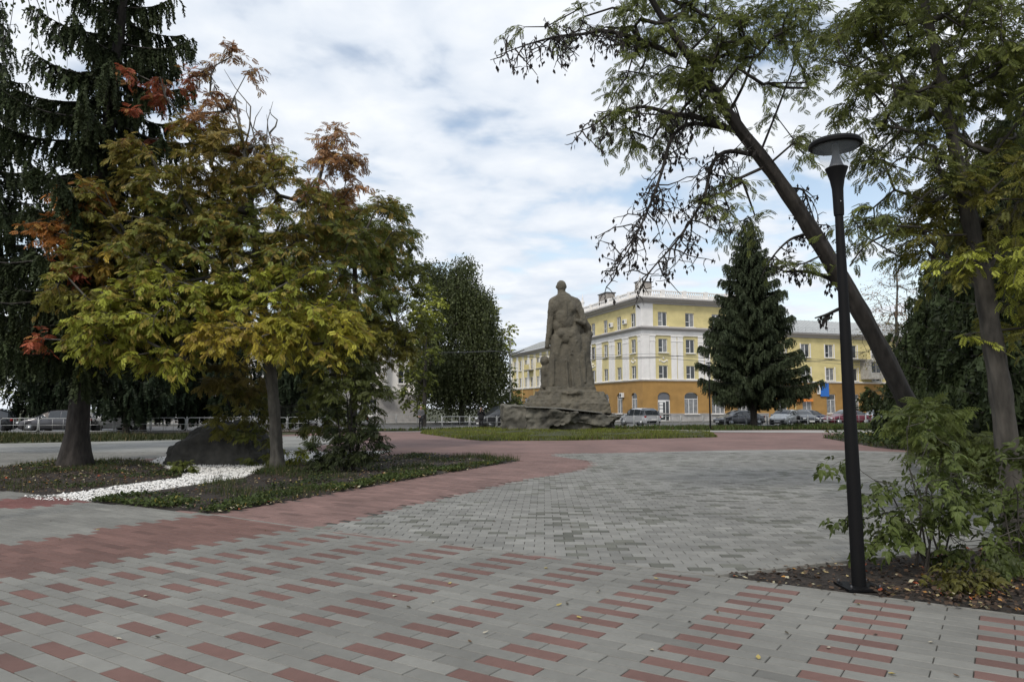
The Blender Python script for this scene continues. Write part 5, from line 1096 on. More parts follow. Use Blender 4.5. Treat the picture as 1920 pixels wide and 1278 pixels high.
# --- spruces
def needle_tuft(n=14, seed=3, wd=.07):
    r_ = np.random.default_rng(seed); V = []; Ft = []
    for k in range(n):
        t = k / n; a = r_.uniform(0, 6.28); L = .30 * (1 - .35 * t); p = np.array((t, 0, 0)); d = np.array((.75, .65 * math.cos(a), .65 * math.sin(a))); s = np.cross(d, (0, .3, 1.)); s = s / np.linalg.norm(s) * wd
        V += [p - s, p + s, p + d * L]; Ft.append((3 * k, 3 * k + 1, 3 * k + 2))
    i = len(V); V += [np.array((0, -.05, 0)), np.array((0, .05, 0)), np.array((1.05, 0, 0))]; Ft.append((i, i + 1, i + 2)); i = len(V); V += [np.array((0, 0, -.05)), np.array((0, 0, .05)), np.array((1.05, 0, 0))]; Ft.append((i, i + 1, i + 2))
    return np.array(V), np.array(Ft)
TUFT = needle_tuft(11, 3, .09); TUFT_S = needle_tuft(4, 5, .16)
def spruce(label, x, y, H, R0, r_tr, nb, ntw, hang=.35, low=.12, col=np.array((.030, .040, .016)), top=.0, lean=(0, 0), tuft=TUFT, twl=.45, group=None, droop=.35, tipcol=1.6, prof=.85, gapseed=0, min_z=None, name='spruce_tree', bump=.25, flare=.8, tl=.0, view_only=False):
    g = (x, y, 0.0); o = empty(name, g, 0, label, 'tree', group)
    zt = np.linspace(-.1, H, 26); zp = np.maximum(zt, 0); T = np.stack([x + lean[0] * (zp / H) ** 1.3, y + lean[1] * zp / H, zt], 1); R_ = r_tr * (1 - zt / H) ** .8 * (1 + flare * np.exp(-np.maximum(zt, 0) / .25)) + .01
    wood('trunk', [T], [R_], 'dark_bark', o, g, 16)
    bp = []; br = []; pos = []; dr = []; sz = []; cc = []
    for i in range(nb):
        u = (i + rng.uniform(0, 1)) / nb; z = H * (low + (1 - low) * u ** .95); az = i * 2.399 + rng.uniform(-.35, .35)
        frac = (1 - (z / H)) ; L = R0 * (frac ** prof) * rng.uniform(1 - bump, 1 + bump * .6) * min(1, .55 + (z / H - low) * 6) + .12
        b0 = np.array((x + lean[0] * (z / H) ** 1.3, y + lean[1] * z / H, z)); d = np.array((math.sin(az), math.cos(az), 0)); K = 8; t = np.linspace(0, 1, K)
        up = .15 * (z / H) ; pth = b0 + d * (t * L)[:, None]; pth[:, 2] += up * t * L - droop * L * np.sin(t * math.pi * .62) * (1 - z / H * .7) + .10 * L * t ** 4
        bp.append(pth); br.append(np.linspace(max(.012, .018 * L), .006, K))
        m = max(4, int(ntw * L / R0 * 1.3))
        for k in range(m):
            s = .06 + .94 * rng.uniform(0, 1) ** .8; q = np.array([np.interp(s, t, pth[:, c_]) for c_ in range(3)]); side = np.array((d[1], -d[0], 0)) * (1 if rng.random() < .5 else -1)
            hg = hang * rng.uniform(.4, 1.2); e = d * rng.uniform(.2, .9) + side * rng.uniform(.2, 1.0) * (1 - .3 * s); e[2] -= hg * 1.6 + .05; e /= np.linalg.norm(e)
            ll = twl * rng.uniform(.6, 1.3) * (1.1 - .45 * s) * min(1, .5 + L / R0)
            pos.append(q); dr.append(e); sz.append(ll); cc.append(tipcol if s > .75 else 1.0)
            if hang > .3: # hanging comb
                q2 = q + e * ll * .8; e2 = e * .3 + np.array((0, 0, -1.)); pos.append(q2); dr.append(e2); sz.append(ll * .9); cc.append(tipcol * .9)
    wood('branches', bp, br, 'dark_bark', o, g, 4, 'stuff')
    pos = np.array(pos); dr = np.array(dr); n = len(pos); cl = col[None] * np.array(cc)[:, None] * (1 + rng.normal(0, .22, (n, 1)))
    inst('foliage', tuft, pos, frames(dr, jit_up(n, .8)), np.array(sz), np.clip(cl, .004, 1), 'needles', o, g)
    return o
GRP = 'dark spruces'
x, y = G(140, 874); spruce('huge dark spruce with a thick flared trunk in the left bed', x, y, 19.5, 4.1, .27, 112, 120, .75, .15, lean=(.9, .3), twl=.50, droop=.34, bump=.45, tipcol=1.7)
x, y = G(-60, 850); spruce('dark spruce at the left picture edge, nearer boughs hanging low', x, y, 17, 4.6, .2, 110, 70, .8, .22, tuft=TUFT_S, twl=.6)
for i, (px_, py_, H, R0, lb) in enumerate(((236, 812, 13, 3.6, 'slim-trunked spruce behind and right of the huge one, white car beside it'), (268, 808, 14, 3.8, 'spruce with straight dark trunk just right of the slim one'), (412, 806, 14, 4.0, 'spruce behind the boulder under the rowan crown'), (-150, 812, 14, 4.2, 'spruce beyond the left edge above the black car'), (343, 806, 11, 3.2, 'thin spruce behind the gap between railings'), (90, 808, 13, 3.6, 'spruce behind the huge spruce above the dark grey car'), (545, 806, 11, 3.4, 'spruce low behind the autumn rowan'))):
    x, y = G(px_, py_); spruce(lb, x, y, H, R0, .17 if i != 4 else .1, 95, 42, .8, .16, tuft=TUFT_S, twl=.9, group=GRP, col=np.array((.017, .026, .012)), flare=.3)
x, y = G(1414, 802); spruce('tall dark spruce standing in front of the yellow wing', x, y, 17.6, 5.3, .26, 170, 200, .38, .13, tuft=TUFT_S, twl=.66, col=np.array((.030, .040, .020)), tipcol=1.9, droop=.14, prof=.86, bump=.34, flare=.15)
for px_, py_, H, R0, lb in ((1800, 835, 9.4, 4.2, 'dark spruce behind the right-hand trunk, boughs to the ground'), (1905, 845, 13, 4.6, 'tall dark spruce at the right picture edge'), (1745, 815, 8.5, 3.2, 'smaller dark spruce just right of the leaning trunk'), (1990, 880, 12, 4.4, 'dark spruce past the right picture edge')):
    x, y = G(px_, py_); spruce(lb, x, y, H, R0, .2, 110, 62, .8, .09, tuft=TUFT_S, twl=.75, group='spruces at the right', col=np.array((.022, .032, .012)), flare=.3)
# --- weeping birch and its neighbours beyond the road
def strand_tree(label, px_, Y, H, bl, pal, nc, strands, sl, ls, name='birch_tree', r=.28, group=None):
    x = P(px_, 780, Y)[0]; g = (x, Y, 0.); o = empty(name, g, 0, label, 'tree', group)
    tr = [np.array((x, Y, z)) for z in np.linspace(-.1, H * .85, 8)]; trr = list(np.linspace(r, .05, 8)); C, O, idx = blobs(bl, nc); paths, rad = skeleton(tr, trr, C, .02)
    wood('trunk', [tr], [trr], 'grey_bark', o, g, 12); wood('branches', paths, rad, 'dark_bark', o, g, 4, 'stuff')
    pos = []; dr = []; ii = []
    for c, k in zip(C, idx):
        for s in range(strands):
            p = c + rng.normal(0, .5, 3) * (1, 1, .5); L = sl * rng.uniform(.5, 1.3); m = 9
            for j in range(m): pos.append(p + np.array((rng.normal(0, .07), rng.normal(0, .07), -L * j / m))); dr.append((rng.normal(0, .5), rng.normal(0, .5), -.9)); ii.append(k)
    pos = np.array(pos); n = len(pos); inst('foliage', SIM, pos, frames(np.array(dr), rng.normal(0, 1, (n, 3))), ls * rng.uniform(.6, 1.3, n), bcol(pal, ii, 1, .2), 'foliage', o, g)
    return o
Yw = 74
BG = np.array((.072, .088, .032))
strand_tree('large weeping birch with hanging curtains left of the stone figure', 865, Yw, 16.5, [(862, 650, Yw, 68, 100, 4, 10), (852, 545, Yw, 45, 45, 3, 4), (893, 580, Yw, 30, 55, 3, 3), (825, 690, Yw, 45, 50, 3.5, 4), (905, 690, Yw, 45, 50, 3.5, 4), (815, 505, Yw, 24, 16, 2, .8), (868, 498, Yw, 22, 18, 2, .9), (920, 640, Yw, 26, 40, 2, 1.4), (800, 610, Yw, 22, 50, 2, 1.2)], [BG, BG * 1.15, BG * 1.1, BG * .9, BG * .8, BG * .9, BG * 1.2, BG, BG * .8], 700, 11, 2.6, .25, r=.3)
def round_tree(label, px_, py0, Y, bl, pal, nc, ls, name='broadleaf_tree', strands=0, group=None, r=.2, L=1.0, ntw=4, per=7):
    base = np.array((P(px_, 780, Y)[0], Y, 0.)); top = P(bl[0][0], bl[0][1], Y); tr = [base + (top - base) * t for t in np.linspace(0, 1, 6)]
    return broadleaf(name, label, 'tree', tr, list(np.linspace(r, .05, 6)), bl, pal, nc, SIM, ls, ntw=ntw, per=per, L=L, tip=.02, group=group)
round_tree('bright yellow-green tree peeping out right of the weeping birch', 925, 790, 82, [(925, 650, 82, 38, 75, 3, 5), (905, 600, 82, 30, 40, 2.5, 2), (940, 720, 82, 32, 45, 3, 3)], [YG * .75, YG * .8, GREEN], 110, .40)
round_tree('bright green tree between the rowan and the weeping birch', 795, 790, 66, [(800, 570, 66, 26, 45, 2, 3), (785, 650, 66, 40, 70, 3, 5), (775, 730, 66, 26, 40, 2, 1.6)], [YG * .9, GREEN, GREEN * .7], 110, .36)
round_tree('dark low tree between the weeping birch and the stone plinth', 955, 795, 78, [(950, 755, 78, 30, 26, 2.5, 3), (985, 770, 78, 14, 18, 1.5, 1)], [GREEN * .7, GREEN * .7], 50, .36)
round_tree('dark bushy tree against the ground floor right of the near lamp post', 1665, 790, 84, [(1665, 745, 84, 48, 32, 3, 5), (1640, 770, 84, 30, 22, 2, 2), (1700, 750, 84, 30, 36, 2, 2)], [GREEN * .6, GREEN * .5, GREEN * .6], 90, .40)
# trees far beyond filling the view line behind the left spruces and the right side
for px_, Y, h_, w_, lb in ((60, 100, 80, 90, 'far green tree behind the left spruces'), (330, 104, 90, 110, 'far green tree behind the boulder'), (530, 100, 95, 90, 'far green tree behind the autumn rowan'), (1790, 90, 120, 90, 'far green tree behind the right spruces'), (1890, 96, 150, 90, 'far taller green tree at the right edge')):
    round_tree(lb, px_, 785, Y, [(px_, 765 - h_, Y, w_, h_ * .8, 4, 1)], [GREEN * .7], 90, .55, group='far trees', r=.3, L=1.5)
# bare-ish birch at right
x_b = 52
base = P(1682, 800, x_b); base[2] = 0; tb = [base, P(1680, 730, x_b), P(1683, 660, x_b), P(1680, 600, x_b), P(1683, 545, x_b), P(1680, 490, x_b)]
broadleaf('birch_tree', 'thin nearly leafless birch behind the leaning trunk', 'tree', tb, [.16, .14, .12, .09, .06, .03], [(1680, 560, x_b, 55, 60, 2, 5), (1660, 640, x_b, 50, 45, 2, 3), (1710, 640, x_b, 50, 50, 2, 3)], [BRN * .9, OLIVE * .7, OLIVE * .7], 110, SIM, .13, ntw=7, per=3, L=1.1, bark='grey_bark', tip=.012)

# --- leaning tree
YL = 13.2
tp = [(1800, 935), (1762, 868), (1712, 775), (1655, 660), (1602, 565), (1548, 475), (1500, 398), (1440, 310), (1384, 240), (1332, 162), (1292, 105), (1245, 40), (1205, -30), (1180, -90)]
tr = trunk_path(tp, YL, 11.5); tr[0][2] = 0
tw_ = [25, 22, 20.5, 19.5, 19, 18, 17, 15, 12.5, 10, 9, 7, 5, 3]; trr = [w * YL * .78 / F for w in tw_]
def limb(pts, r0, r1, Y0=12.6, Y1=12.2):
    n = len(pts); p = [P(a, b, Y0 + (Y1 - Y0) * i / (n - 1)) for i, (a, b) in enumerate(pts)]; t = np.linspace(0, n - 1, n * 3); q = np.stack([np.interp(t, range(n), [v[c_] for v in p]) for c_ in range(3)], 1)
    for _ in range(2): q[1:-1] = (q[:-2] + 2 * q[1:-1] + q[2:]) / 4
    return q, np.linspace(r0, r1, len(q))
limbs = [limb([(1270, 105), (1207, 77), (1172, 66), (1128, 55), (1088, 66), (1049, 66), (988, 83), (931, 105)], .05, .007, 11.9, 11.3),
         limb([(1380, 245), (1321, 223), (1294, 215), (1260, 214), (1207, 197), (1163, 208), (1137, 215), (1110, 239), (1062, 254)], .055, .006, 12.2, 11.4),
         limb([(1412, 290), (1364, 280), (1338, 298), (1328, 335), (1322, 372), (1294, 416), (1264, 460), (1224, 500), (1200, 540)], .045, .008, 12.3, 11.8),
         limb([(1380, 245), (1290, 225), (1256, 258), (1246, 307), (1226, 368), (1203, 421), (1182, 464), (1146, 517)], .045, .008, 12.3, 11.5),
         limb([(1508, 440), (1485, 446), (1465, 462), (1440, 492), (1428, 520)], .03, .008, 12.8, 12.6),
         limb([(1575, 535), (1556, 521), (1530, 512), (1505, 508), (1468, 509)], .055, .02, 12.9, 12.5),
         limb([(1470, 352), (1490, 353), (1507, 354), (1514, 377), (1530, 420), (1536, 445)], .028, .007, 12.6, 12.4),
         limb([(1600, 570), (1575, 578), (1550, 590), (1528, 596)], .045, .012, 13.0, 12.8),
         limb([(1426, 285), (1460, 200), (1482, 140), (1507, 66), (1530, -10)], .022, .008, 12.4, 12.0), limb([(1500, 398), (1440, 330), (1378, 210), (1360, 160)], .02, .006, 12.6, 12.0),
         limb([(1365, 215), (1400, 150), (1420, 80), (1440, 0)], .03, .008, 12.2, 11.8), limb([(1330, 160), (1345, 90), (1350, 20)], .03, .01, 12.0, 11.6), limb([(1400, 265), (1380, 200), (1376, 190)], .02, .01), limb([(1290, 100), (1330, 60), (1370, 10)], .025, .01, 11.9, 11.6)]
# fine dead twigs on the hanging limbs
dead = []; dp = []
def twigs_on(q, n, Lr, down=.6, sub=3):
    for _ in range(n):
        i = rng.integers(len(q) // 6, len(q) - 1); p = q[i] + 0; d = rng.normal(0, 1, 3); d[1] *= .5; d[2] -= down; d /= np.linalg.norm(d); L = rng.uniform(.35, 1) * Lr; pts = [p]
        for k in range(5): d = d + rng.normal(0, .28, 3); d[2] -= .12; d /= np.linalg.norm(d); pts.append(pts[-1] + d * L / 5)
        dead.append((np.array(pts), np.linspace(.014, .005, 6))); dp.append(pts[-1])
        for s in range(sub):
            j = rng.integers(1, 5); e = rng.normal(0, 1, 3); e[2] -= .3; e /= np.linalg.norm(e); w2_ = [pts[j]]
            for k in range(3): e = e + rng.normal(0, .3, 3); e /= np.linalg.norm(e); w2_.append(w2_[-1] + e * L / 9)
            dead.append((np.array(w2_), np.linspace(.009, .004, 4))); dp.append(w2_[-1])
for li, nn, LL_ in ((0, 40, .7), (1, 30, .6), (2, 46, .9), (3, 46, .9), (4, 8, .6), (6, 12, .6), (7, 5, .2), (5, 10, .3)): twigs_on(limbs[li][0], nn, LL_, sub=4)
bl = [(1300, 75, 12, 90, 65, 1.0, 11), (1240, 30, 12, 90, 50, 1.0, 8), (1380, 140, 12, 75, 70, 1.0, 9), (1190, 120, 12, 55, 40, .6, 2.5), (1120, 40, 12, 50, 30, .5, 2), (1010, 40, 11.6, 40, 22, .4, 1.0), (1200, 235, 11.8, 60, 26, .5, 3.2), (1280, 190, 12, 60, 40, .8, 4), (1430, 60, 12, 60, 70, .9, 6), (1500, 30, 12, 50, 50, .9, 4), (1490, 190, 12, 40, 50, .6, 2.2), (1460, 270, 12.2, 55, 40, .6, 2.5), (1390, 370, 12.3, 50, 50, .6, 2.6), (1350, 400, 12.3, 30, 50, .5, 1.2), (1530, 120, 12, 40, 60, .6, 2), (1260, -60, 12, 150, 50, 1.2, 6), (1150, 180, 12, 30, 20, .4, .6), (1480, 500, 12.5, 35, 14, .3, .9), (1540, 200, 12, 30, 30, .5, .9)]
LG = np.array((.175, .205, .055))
pal = [LG * (.8 + .35 * rng.random()) for _ in bl]
lean = broadleaf('leaning_tree', 'tree with thick dark trunk leaning left above the square, some boughs dead and hanging', 'tree', tr, trr, bl, pal, 235, PINL, .15, ntw=4, per=6, L=.40, bark='dark_bark', extra=limbs + dead, tip=.008, upb=.1)
g = tuple(lean.location); dp = np.array(dp); sel = dp[rng.random(len(dp)) < .8]; sel = np.repeat(sel, 2, 0) + rng.normal(0, .022, (len(sel) * 2, 3)); n = len(sel)
inst('dead_leaves', simple(.26), sel, frames(np.stack([rng.normal(0, .25, n), rng.normal(0, .25, n), -np.ones(n)], 1), rng.normal(0, 1, (n, 3))), rng.uniform(.05, .12, n), np.tile((.022, .018, .016), (n, 1)) * rng.uniform(.6, 1.6, (n, 1)), 'dead_leaf', lean, g)

# --- right-hand tree with the crown over the lamp
YR = 8.6
tp = [(1905, 1040), (1897, 940), (1888, 830), (1876, 720), (1858, 620), (1845, 530), (1825, 440), (1803, 345), (1785, 250), (1765, 150), (1740, 40), (1720, -60), (1700, -160)]
tr = trunk_path(tp, YR, 8.4); tr[0][2] = 0; trr = [w * YR / F for w in (23, 19.5, 18.5, 18, 17, 16, 14, 12, 10.5, 9, 7.5, 6, 4)]
limbsR = [limb([(1850, 560), (1800, 500), (1740, 450), (1724, 418), (1663, 438), (1619, 460), (1593, 499)][::1], .03, .008, 8.6, 8.9), limb([(1850, 520), (1830, 400), (1810, 280), (1800, 180)], .03, .012, 8.5, 8.6), limb([(1785, 250), (1700, 160), (1640, 60), (1680, 0)], .025, .008, 8.4, 8.2),
          limb([(1803, 345), (1740, 300), (1690, 290), (1650, 330)], .022, .006, 8.4, 8.3), limb([(1845, 530), (1900, 400), (1960, 250)], .03, .01, 8.5, 8.6), limb([(1800, 345), (1750, 350), (1700, 400)], .02, .006, 8.5, 8.3), limb([(1660, 200), (1600, 130), (1560, 60), (1590, 20)], .015, .005, 8.6, 8.4)]
bl = [(1760, 110, 8.6, 130, 90, 1.0, 13), (1850, 200, 8.7, 110, 120, 1.0, 14), (1660, 190, 8.5, 80, 70, .7, 6), (1720, 20, 8.5, 130, 60, 1.0, 9), (1870, 60, 8.6, 120, 90, 1.2, 10), (1700, 300, 8.5, 80, 55, .6, 4.2), (1860, 370, 8.6, 100, 100, .9, 10), (1780, 420, 8.6, 70, 70, .7, 4.5), (1640, 410, 8.7, 70, 45, .5, 2.2), (1600, 80, 8.5, 60, 60, .7, 3), (1690, 470, 8.7, 60, 40, .5, 1.6), (1860, 490, 8.3, 80, 34, .5, 3.2), (1910, 560, 8.5, 60, 60, .6, 2.6), (1790, 620, 8.6, 32, 22, .3, .9), (1770, 530, 8.6, 40, 40, .4, 1.2), (1980, 300, 8.7, 80, 250, 1.2, 9), (1790, -120, 8.6, 220, 110, 1.4, 14), (1650, 270, 8.6, 50, 40, .4, 1.6)]
pal = [LG, LG * .9, LG * .75, LG, LG * .8, LG * .7, OLIVE * .7, OLIVE * .8, LG * .75, LG * .8, LG * .7, YG * .95, OLIVE, YG * 1.1, OLIVE, LG * .7, LG, LG * .7]
broadleaf('rowan_tree', 'big rowan with grey trunk at the right edge, crown reaching over the near lamp', 'tree', tr, trr, bl, pal, 370, PINL, .15, ntw=4, per=6, L=.36, bark='bark', extra=limbsR, tip=.007, flare=.25)

# --- shrubs under it
BRD = broad(); SG = np.array((.095, .125, .03))
yy = 8.6
shrub('shrub', 'box elder shrub with broad drooping leaves right of the near lamp post', 1750, 1065, [(1640, 900), (1690, 860), (1740, 830), (1790, 840), (1660, 960), (1720, 930), (1820, 900), (1700, 800), (1760, 880)],
      [(1740, 900, 7.5, 90, 70, .45, 7), (1690, 960, 7.4, 70, 50, .35, 4), (1800, 960, 7.5, 70, 60, .4, 4), (1640, 860, 7.6, 40, 30, .25, 1.3), (1600, 975, 7.3, 22, 12, .12, .35), (1720, 810, 7.7, 50, 50, .35, 2.5), (1800, 830, 7.7, 70, 50, .4, 3), (1610, 890, 7.3, 22, 14, .12, .4)], [SG, SG * .9, SG, SG * .9, SG, SG * .8, SG * .75, SG * .8], 38, .165, tm=BRD, r0=.012, per=4, L=.30, ntw=3, tip=.004, bark='bark')
shrub('shrub', 'second leafy shrub at the foot of the big rowan by the right edge', 1905, 1075, [(1860, 930), (1900, 900), (1940, 940), (1880, 860), (1960, 900)],
      [(1890, 960, 7.4, 60, 80, .4, 5), (1930, 880, 7.4, 50, 60, .4, 3), (1850, 1010, 7.2, 60, 30, .3, 2), (1960, 1000, 7.3, 60, 60, .4, 2.5)], [SG * .9, SG * .8, SG * .85, SG * .8], 36, .165, tm=BRD, r0=.012, per=4, L=.27, ntw=3, tip=.004, bark='bark')
shrub('shrub', 'young rowan shoots in front of the dark spruces', 1730, 870, [(1740, 760), (1780, 800), (1700, 800), (1830, 810), (1860, 820)], [(1740, 790, 12, 40, 34, .5, 3), (1800, 830, 12, 60, 34, .6, 3), (1860, 850, 12, 50, 40, .6, 3)], [LG * 1.2, LG * .9, LG * .8], 70, .22, tm=PINL, r0=.015, L=.3)
x1, y1 = G(1840, 1110)
shrub('sprout', 'low broad-leaved sprout on the leaf litter in the near right corner', 1815, 1112, [(1780, 1075), (1820, 1060), (1850, 1080)], [(1810, 1085, y1, 40, 20, .18, 3)], [OLIVE * .4], 14, .13, tm=BRD, r0=.006, per=3, L=.13, ntw=3, cat='plant', tip=.003)
# drooping twigs of a birch reaching in at the top left
bpaths = []; bpos = []
for k in range(9):
    x0 = -60 + 20 * k; pts = [P(x0, -40, 9.0)]; 
    for j in range(7): pts.append(pts[-1] + np.array((rng.normal(.0, .05) + .02, rng.normal(0, .03), -.16 - .05 * rng.random())))
    bpaths.append(np.array(pts)); 
    for p in pts[1:]:
        for _ in range(4): bpos.append(p + rng.normal(0, .05, 3))
x_t = P(-260, 400, 9.2)[0]
tb = [np.array((x_t, 9.2, z)) for z in np.linspace(-.1, 8.2, 9)]; tb[-1][0] += .5
bt = empty('birch_tree', (x_t, 9.2, 0), 0, 'birch outside the left edge whose thin drooping twigs hang in at the top left', 'tree'); g = (x_t, 9.2, 0)
wood('trunk', [tb], [np.linspace(.16, .05, 9)], 'grey_bark', bt, g, 12)
wood('branches', bpaths + [np.array([tb[-2], (tb[-2] + p[0]) / 2 + (0, 0, .4), p[0]]) for p in bpaths], [np.linspace(.007, .002, 8)] * 9 + [np.linspace(.03, .007, 3)] * 9, 'dark_bark', bt, g, 4, 'stuff')
bpos = np.array(bpos); n = len(bpos); inst('foliage', simple(.33), bpos, frames(np.stack([rng.normal(0, .4, n), rng.normal(0, .4, n), -np.ones(n)], 1), rng.normal(0, 1, (n, 3))), rng.uniform(.05, .085, n), np.tile((.05, .07, .02), (n, 1)), 'foliage', bt, g)

# ---------------------------------------------------------------- grass, weeds, litter
def blades(name, label, poly, n, h0, h1, col, w=.012, patch=.6, z=.0, lean_=.5, thr=-1, exp=1):
    pts = sample(poly, n); nz = np.array([mn.noise(Vector((p[0] * patch, p[1] * patch, 3.3))) for p in pts]); pts = pts[nz > thr]; nz = nz[nz > thr]; n = len(pts)
    h = rng.uniform(h0, h1, n) * (1 + .8 * np.clip(nz, -.6, 1)); az = rng.uniform(0, 6.28, n); ln = rng.uniform(.1, lean_, n) * h; c, s = np.cos(az), np.sin(az); W_ = w * (pts[:, 1] / 20) ** .5
    V = np.zeros((n, 3, 3)); V[:, 0] = np.stack([pts[:, 0] - s * W_, pts[:, 1] + c * W_, np.full(n, z)], 1); V[:, 1] = np.stack([pts[:, 0] + s * W_, pts[:, 1] - c * W_, np.full(n, z)], 1); V[:, 2] = np.stack([pts[:, 0] + c * ln, pts[:, 1] + s * ln, z + h], 1)
    cc = np.array(col)[None] * (1 + .35 * nz[:, None]) * (1 + rng.normal(0, .22, (n, 1))); dry = rng.random(n) < .12; cc[dry] = np.array((.16, .13, .06))
    o = link(name, mesh_np(name, V.reshape(-1, 3), [np.arange(n * 3).reshape(-1, 3)], 'grass_blade', col=np.repeat(np.clip(cc, .004, 1), 3, 0))); return tag(o, label, 'grass', kind='stuff')
def weeds(name, label, poly, n, size, col, patch=.8, thr=-.1, z=.02, hh=.07):
    pts = sample(poly, n); nz = np.array([mn.noise(Vector((p[0] * patch, p[1] * patch, 9.1))) for p in pts]); pts = pts[nz > thr]; n = len(pts)
    pos = np.stack([pts[:, 0], pts[:, 1], z + rng.uniform(0, hh, n)], 1); dr = rng.normal(0, 1, (n, 3)); dr[:, 2] = rng.uniform(-.1, .8, n)
    cc = np.array(col)[None] * (1 + rng.normal(0, .28, (n, 1))); yl = rng.random(n) < .06; cc[yl] = np.array((.25, .22, .05))
    o = inst(name, simple(.33), pos, frames(dr, jit_up(n, .6)), size * rng.uniform(.6, 1.4, n), cc, 'grass_blade', None, (0, 0, 0)); return tag(o, label, 'plants', kind='stuff')
blades('island_grass', 'tall bright grass round the foot of the stone monument', island, 42000, .08, .22, (.16, .185, .035), w=.022, patch=.4, z=.0)
fe = GP([(800, 812), (862, 822), (904, 826), (1045, 825.5), (1180, 823), (1346, 819), (1330, 816), (1180, 817), (904, 818)])
blades('island_grass', 'darker grass edge of the monument island', fe, 9000, .08, .2, (.10, .125, .03), w=.025, patch=.4)
blades('verge_grass', 'shaggy grass verge below the right railing', [S(3.5, 49.3), S(3.5, 53.3), S(58, 53.3), S(58, 47.5)] and lawn_right, 30000, .12, .32, (.07, .10, .025), w=.035, patch=.35)
blades('verge_grass', 'dark grass verge below the left railing under the spruces', lawn_left, 30000, .10, .32, (.05, .06, .02), w=.03, patch=.35)
blades('bed_grass', 'sparse grass in the bed under the huge spruce', bed_spruce, 14000, .05, .16, (.055, .075, .02), w=.007, patch=1.1, thr=.0)
blades('bed_grass', 'grass and weeds along the rowan bed', bed_rowan, 22000, .05, .18, (.05, .07, .02), w=.007, patch=.9, thr=.15)
weeds('bed_weeds', 'low leafy weeds in the rowan bed', bed_rowan, 15000, .065, (.04, .058, .02), thr=.14)
fr = GP([(172, 941), (400, 963.5), (500, 946.5), (680, 914.5), (784, 895.5), (888, 878.5), (960, 865), (880, 872), (780, 886), (660, 903), (500, 930), (400, 945), (250, 930)])
weeds('bed_weeds', 'brighter clover fringe along the front edge of the rowan bed', fr, 15000, .06, (.07, .098, .027), thr=-.05, patch=1.5)
weeds('bed_weeds', 'patches of low weeds under the huge spruce', bed_spruce, 12000, .06, (.055, .08, .025), thr=.16, patch=.9)
weeds('bed_weeds', 'green plants in the far right bed behind the near lamp post', bed_right, 12000, .16, (.05, .075, .022), thr=-.3, z=.05, hh=.35)
blades('bed_grass', 'short grass in the far right bed', bed_right, 12000, .1, .3, (.06, .08, .025), w=.02)
def litter(name, label, poly, n, size, cols, wts, z=.03, k=None):
    pts = sample(poly, n); pos = np.stack([pts[:, 0], pts[:, 1], z + rng.uniform(0, .03, n)], 1); dr = rng.normal(0, 1, (n, 3)); dr[:, 2] *= .15
    ci = rng.choice(len(cols), n, p=np.array(wts) / sum(wts)); cc = np.array(cols)[ci] * (1 + rng.normal(0, .2, (n, 1)))
    o = inst(name, simple(.32), pos, frames(dr, jit_up(n, .35)), size * rng.uniform(.5, 1.4, n), cc, 'dead_leaf', None, (0, 0, 0)); return tag(o, label, 'fallen leaves', kind='stuff')
LC = [(.10, .06, .035), (.045, .03, .02), (.42, .33, .16), (.45, .22, .05), (.35, .08, .03), (.5, .45, .3)]
litter('leaf_litter', 'fallen brown and yellow leaves round the near lamp post foot', bed_lamp, 3600, .05, LC, [40, 50, 3, 2, 1, 2], z=.01)
lr = GP([(1620, 1120), (1700, 1100), (1960, 1090), (1960, 1160), (1920, 1155), (1700, 1125)])
litter('leaf_litter', 'brighter yellow and orange leaves heaped along the paving edge in the near right corner', lr, 420, .05, LC, [50, 50, 9, 5, 2, 5], z=.03)
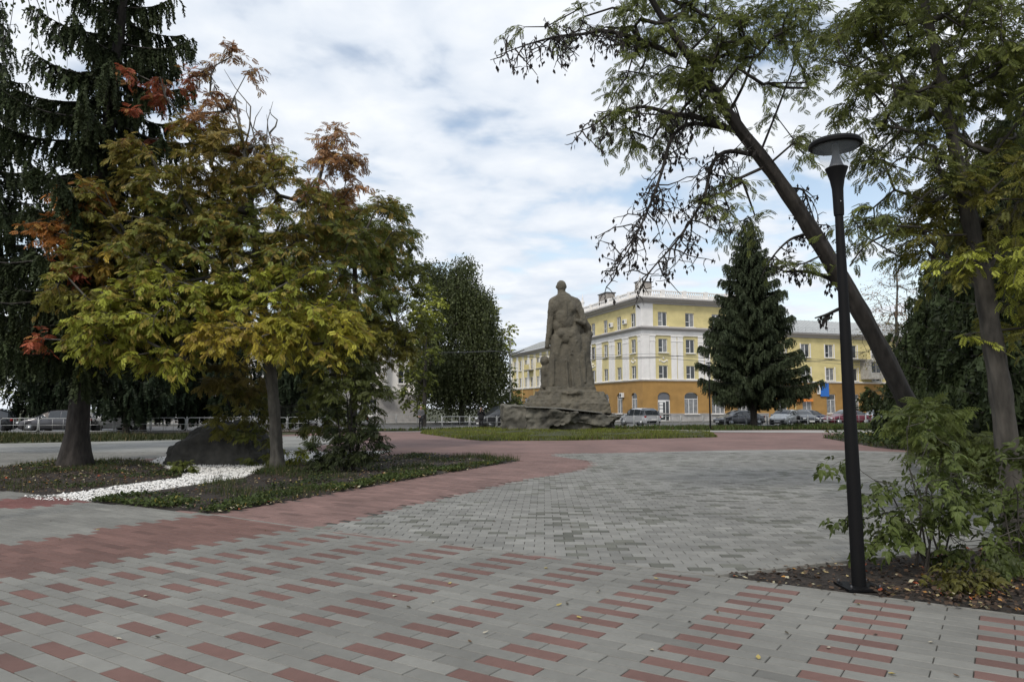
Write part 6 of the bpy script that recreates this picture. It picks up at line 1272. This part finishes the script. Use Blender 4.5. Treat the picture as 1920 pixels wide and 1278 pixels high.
litter('leaf_litter', 'brown leaf litter under the huge spruce', bed_spruce, 7000, .05, LC, [40, 40, 5, 3, 1, 6], z=.04)
litter('leaf_litter', 'leaf litter in the rowan bed', bed_rowan, 6000, .05, LC, [40, 40, 7, 2, 1, 5], z=.04)
ed = GP([(400, 966), (500, 949), (680, 917), (784, 898), (888, 880), (888, 877), (784, 892), (680, 910), (500, 943), (400, 960)])
litter('leaf_litter', 'pale fallen leaves caught along the rowan bed edge', ed, 260, .05, LC, [10, 0, 10, 5, 1, 20], z=.035)
# single leaves on the paving
lm = {}
for i, (a, b) in enumerate([(735, 1118), (769, 1108), (841, 1095), (770, 1140), (812, 1128), (884, 1205), (1043, 1136), (1064, 1134), (1118, 1110), (1125, 1107), (1236, 1085), (1272, 1081), (1220, 1218), (1245, 1220), (1422, 1237), (1478, 1190), (1553, 1213), (1552, 1092), (1610, 1132), (1638, 1189), (1740, 1204), (1800, 1270), (1665, 1262), (300, 1196), (228, 1199), (112, 1013), (180, 993), (96, 976), (268, 1118), (500, 995), (1090, 1160), (1290, 1165), (905, 1188), (1345, 1150), (1020, 1065), (652, 1008), (1068, 985), (930, 978), (1420, 955), (1460, 1050)]):
    k = i % 4
    if k not in lm:
        L_ = (.05, .04, .06, .045)[k]; lm[k] = mesh_np('fallen_leaf', np.array([(0, 0, .002), (.25, .22, .012), (.6, .26, .008), (1, 0, .02), (.6, -.24, .014), (.25, -.24, .004), (.5, 0, .001)]) * (L_, L_, .6), [np.array([(0, 6, 1), (1, 6, 2), (2, 6, 3), (3, 6, 4), (4, 6, 5), (5, 6, 0)])], 'dead_leaf', col=np.tile([(.5, .46, .36), (.14, .09, .05), (.45, .36, .12), (.08, .07, .05)][k], (7, 1)))
    x, y = G(a, b); tag(link('fallen_leaf', lm[k], None, (x, y, .006), (rng.uniform(-.1, .1), rng.uniform(-.1, .1), rng.uniform(0, 6.28))), 'small %s leaf lying on the paving' % ('pale dry', 'brown', 'yellowish', 'dark curled')[k], 'leaf', '%s leaves scattered on the paving' % ('pale dry', 'brown', 'yellowish', 'dark curled')[k])
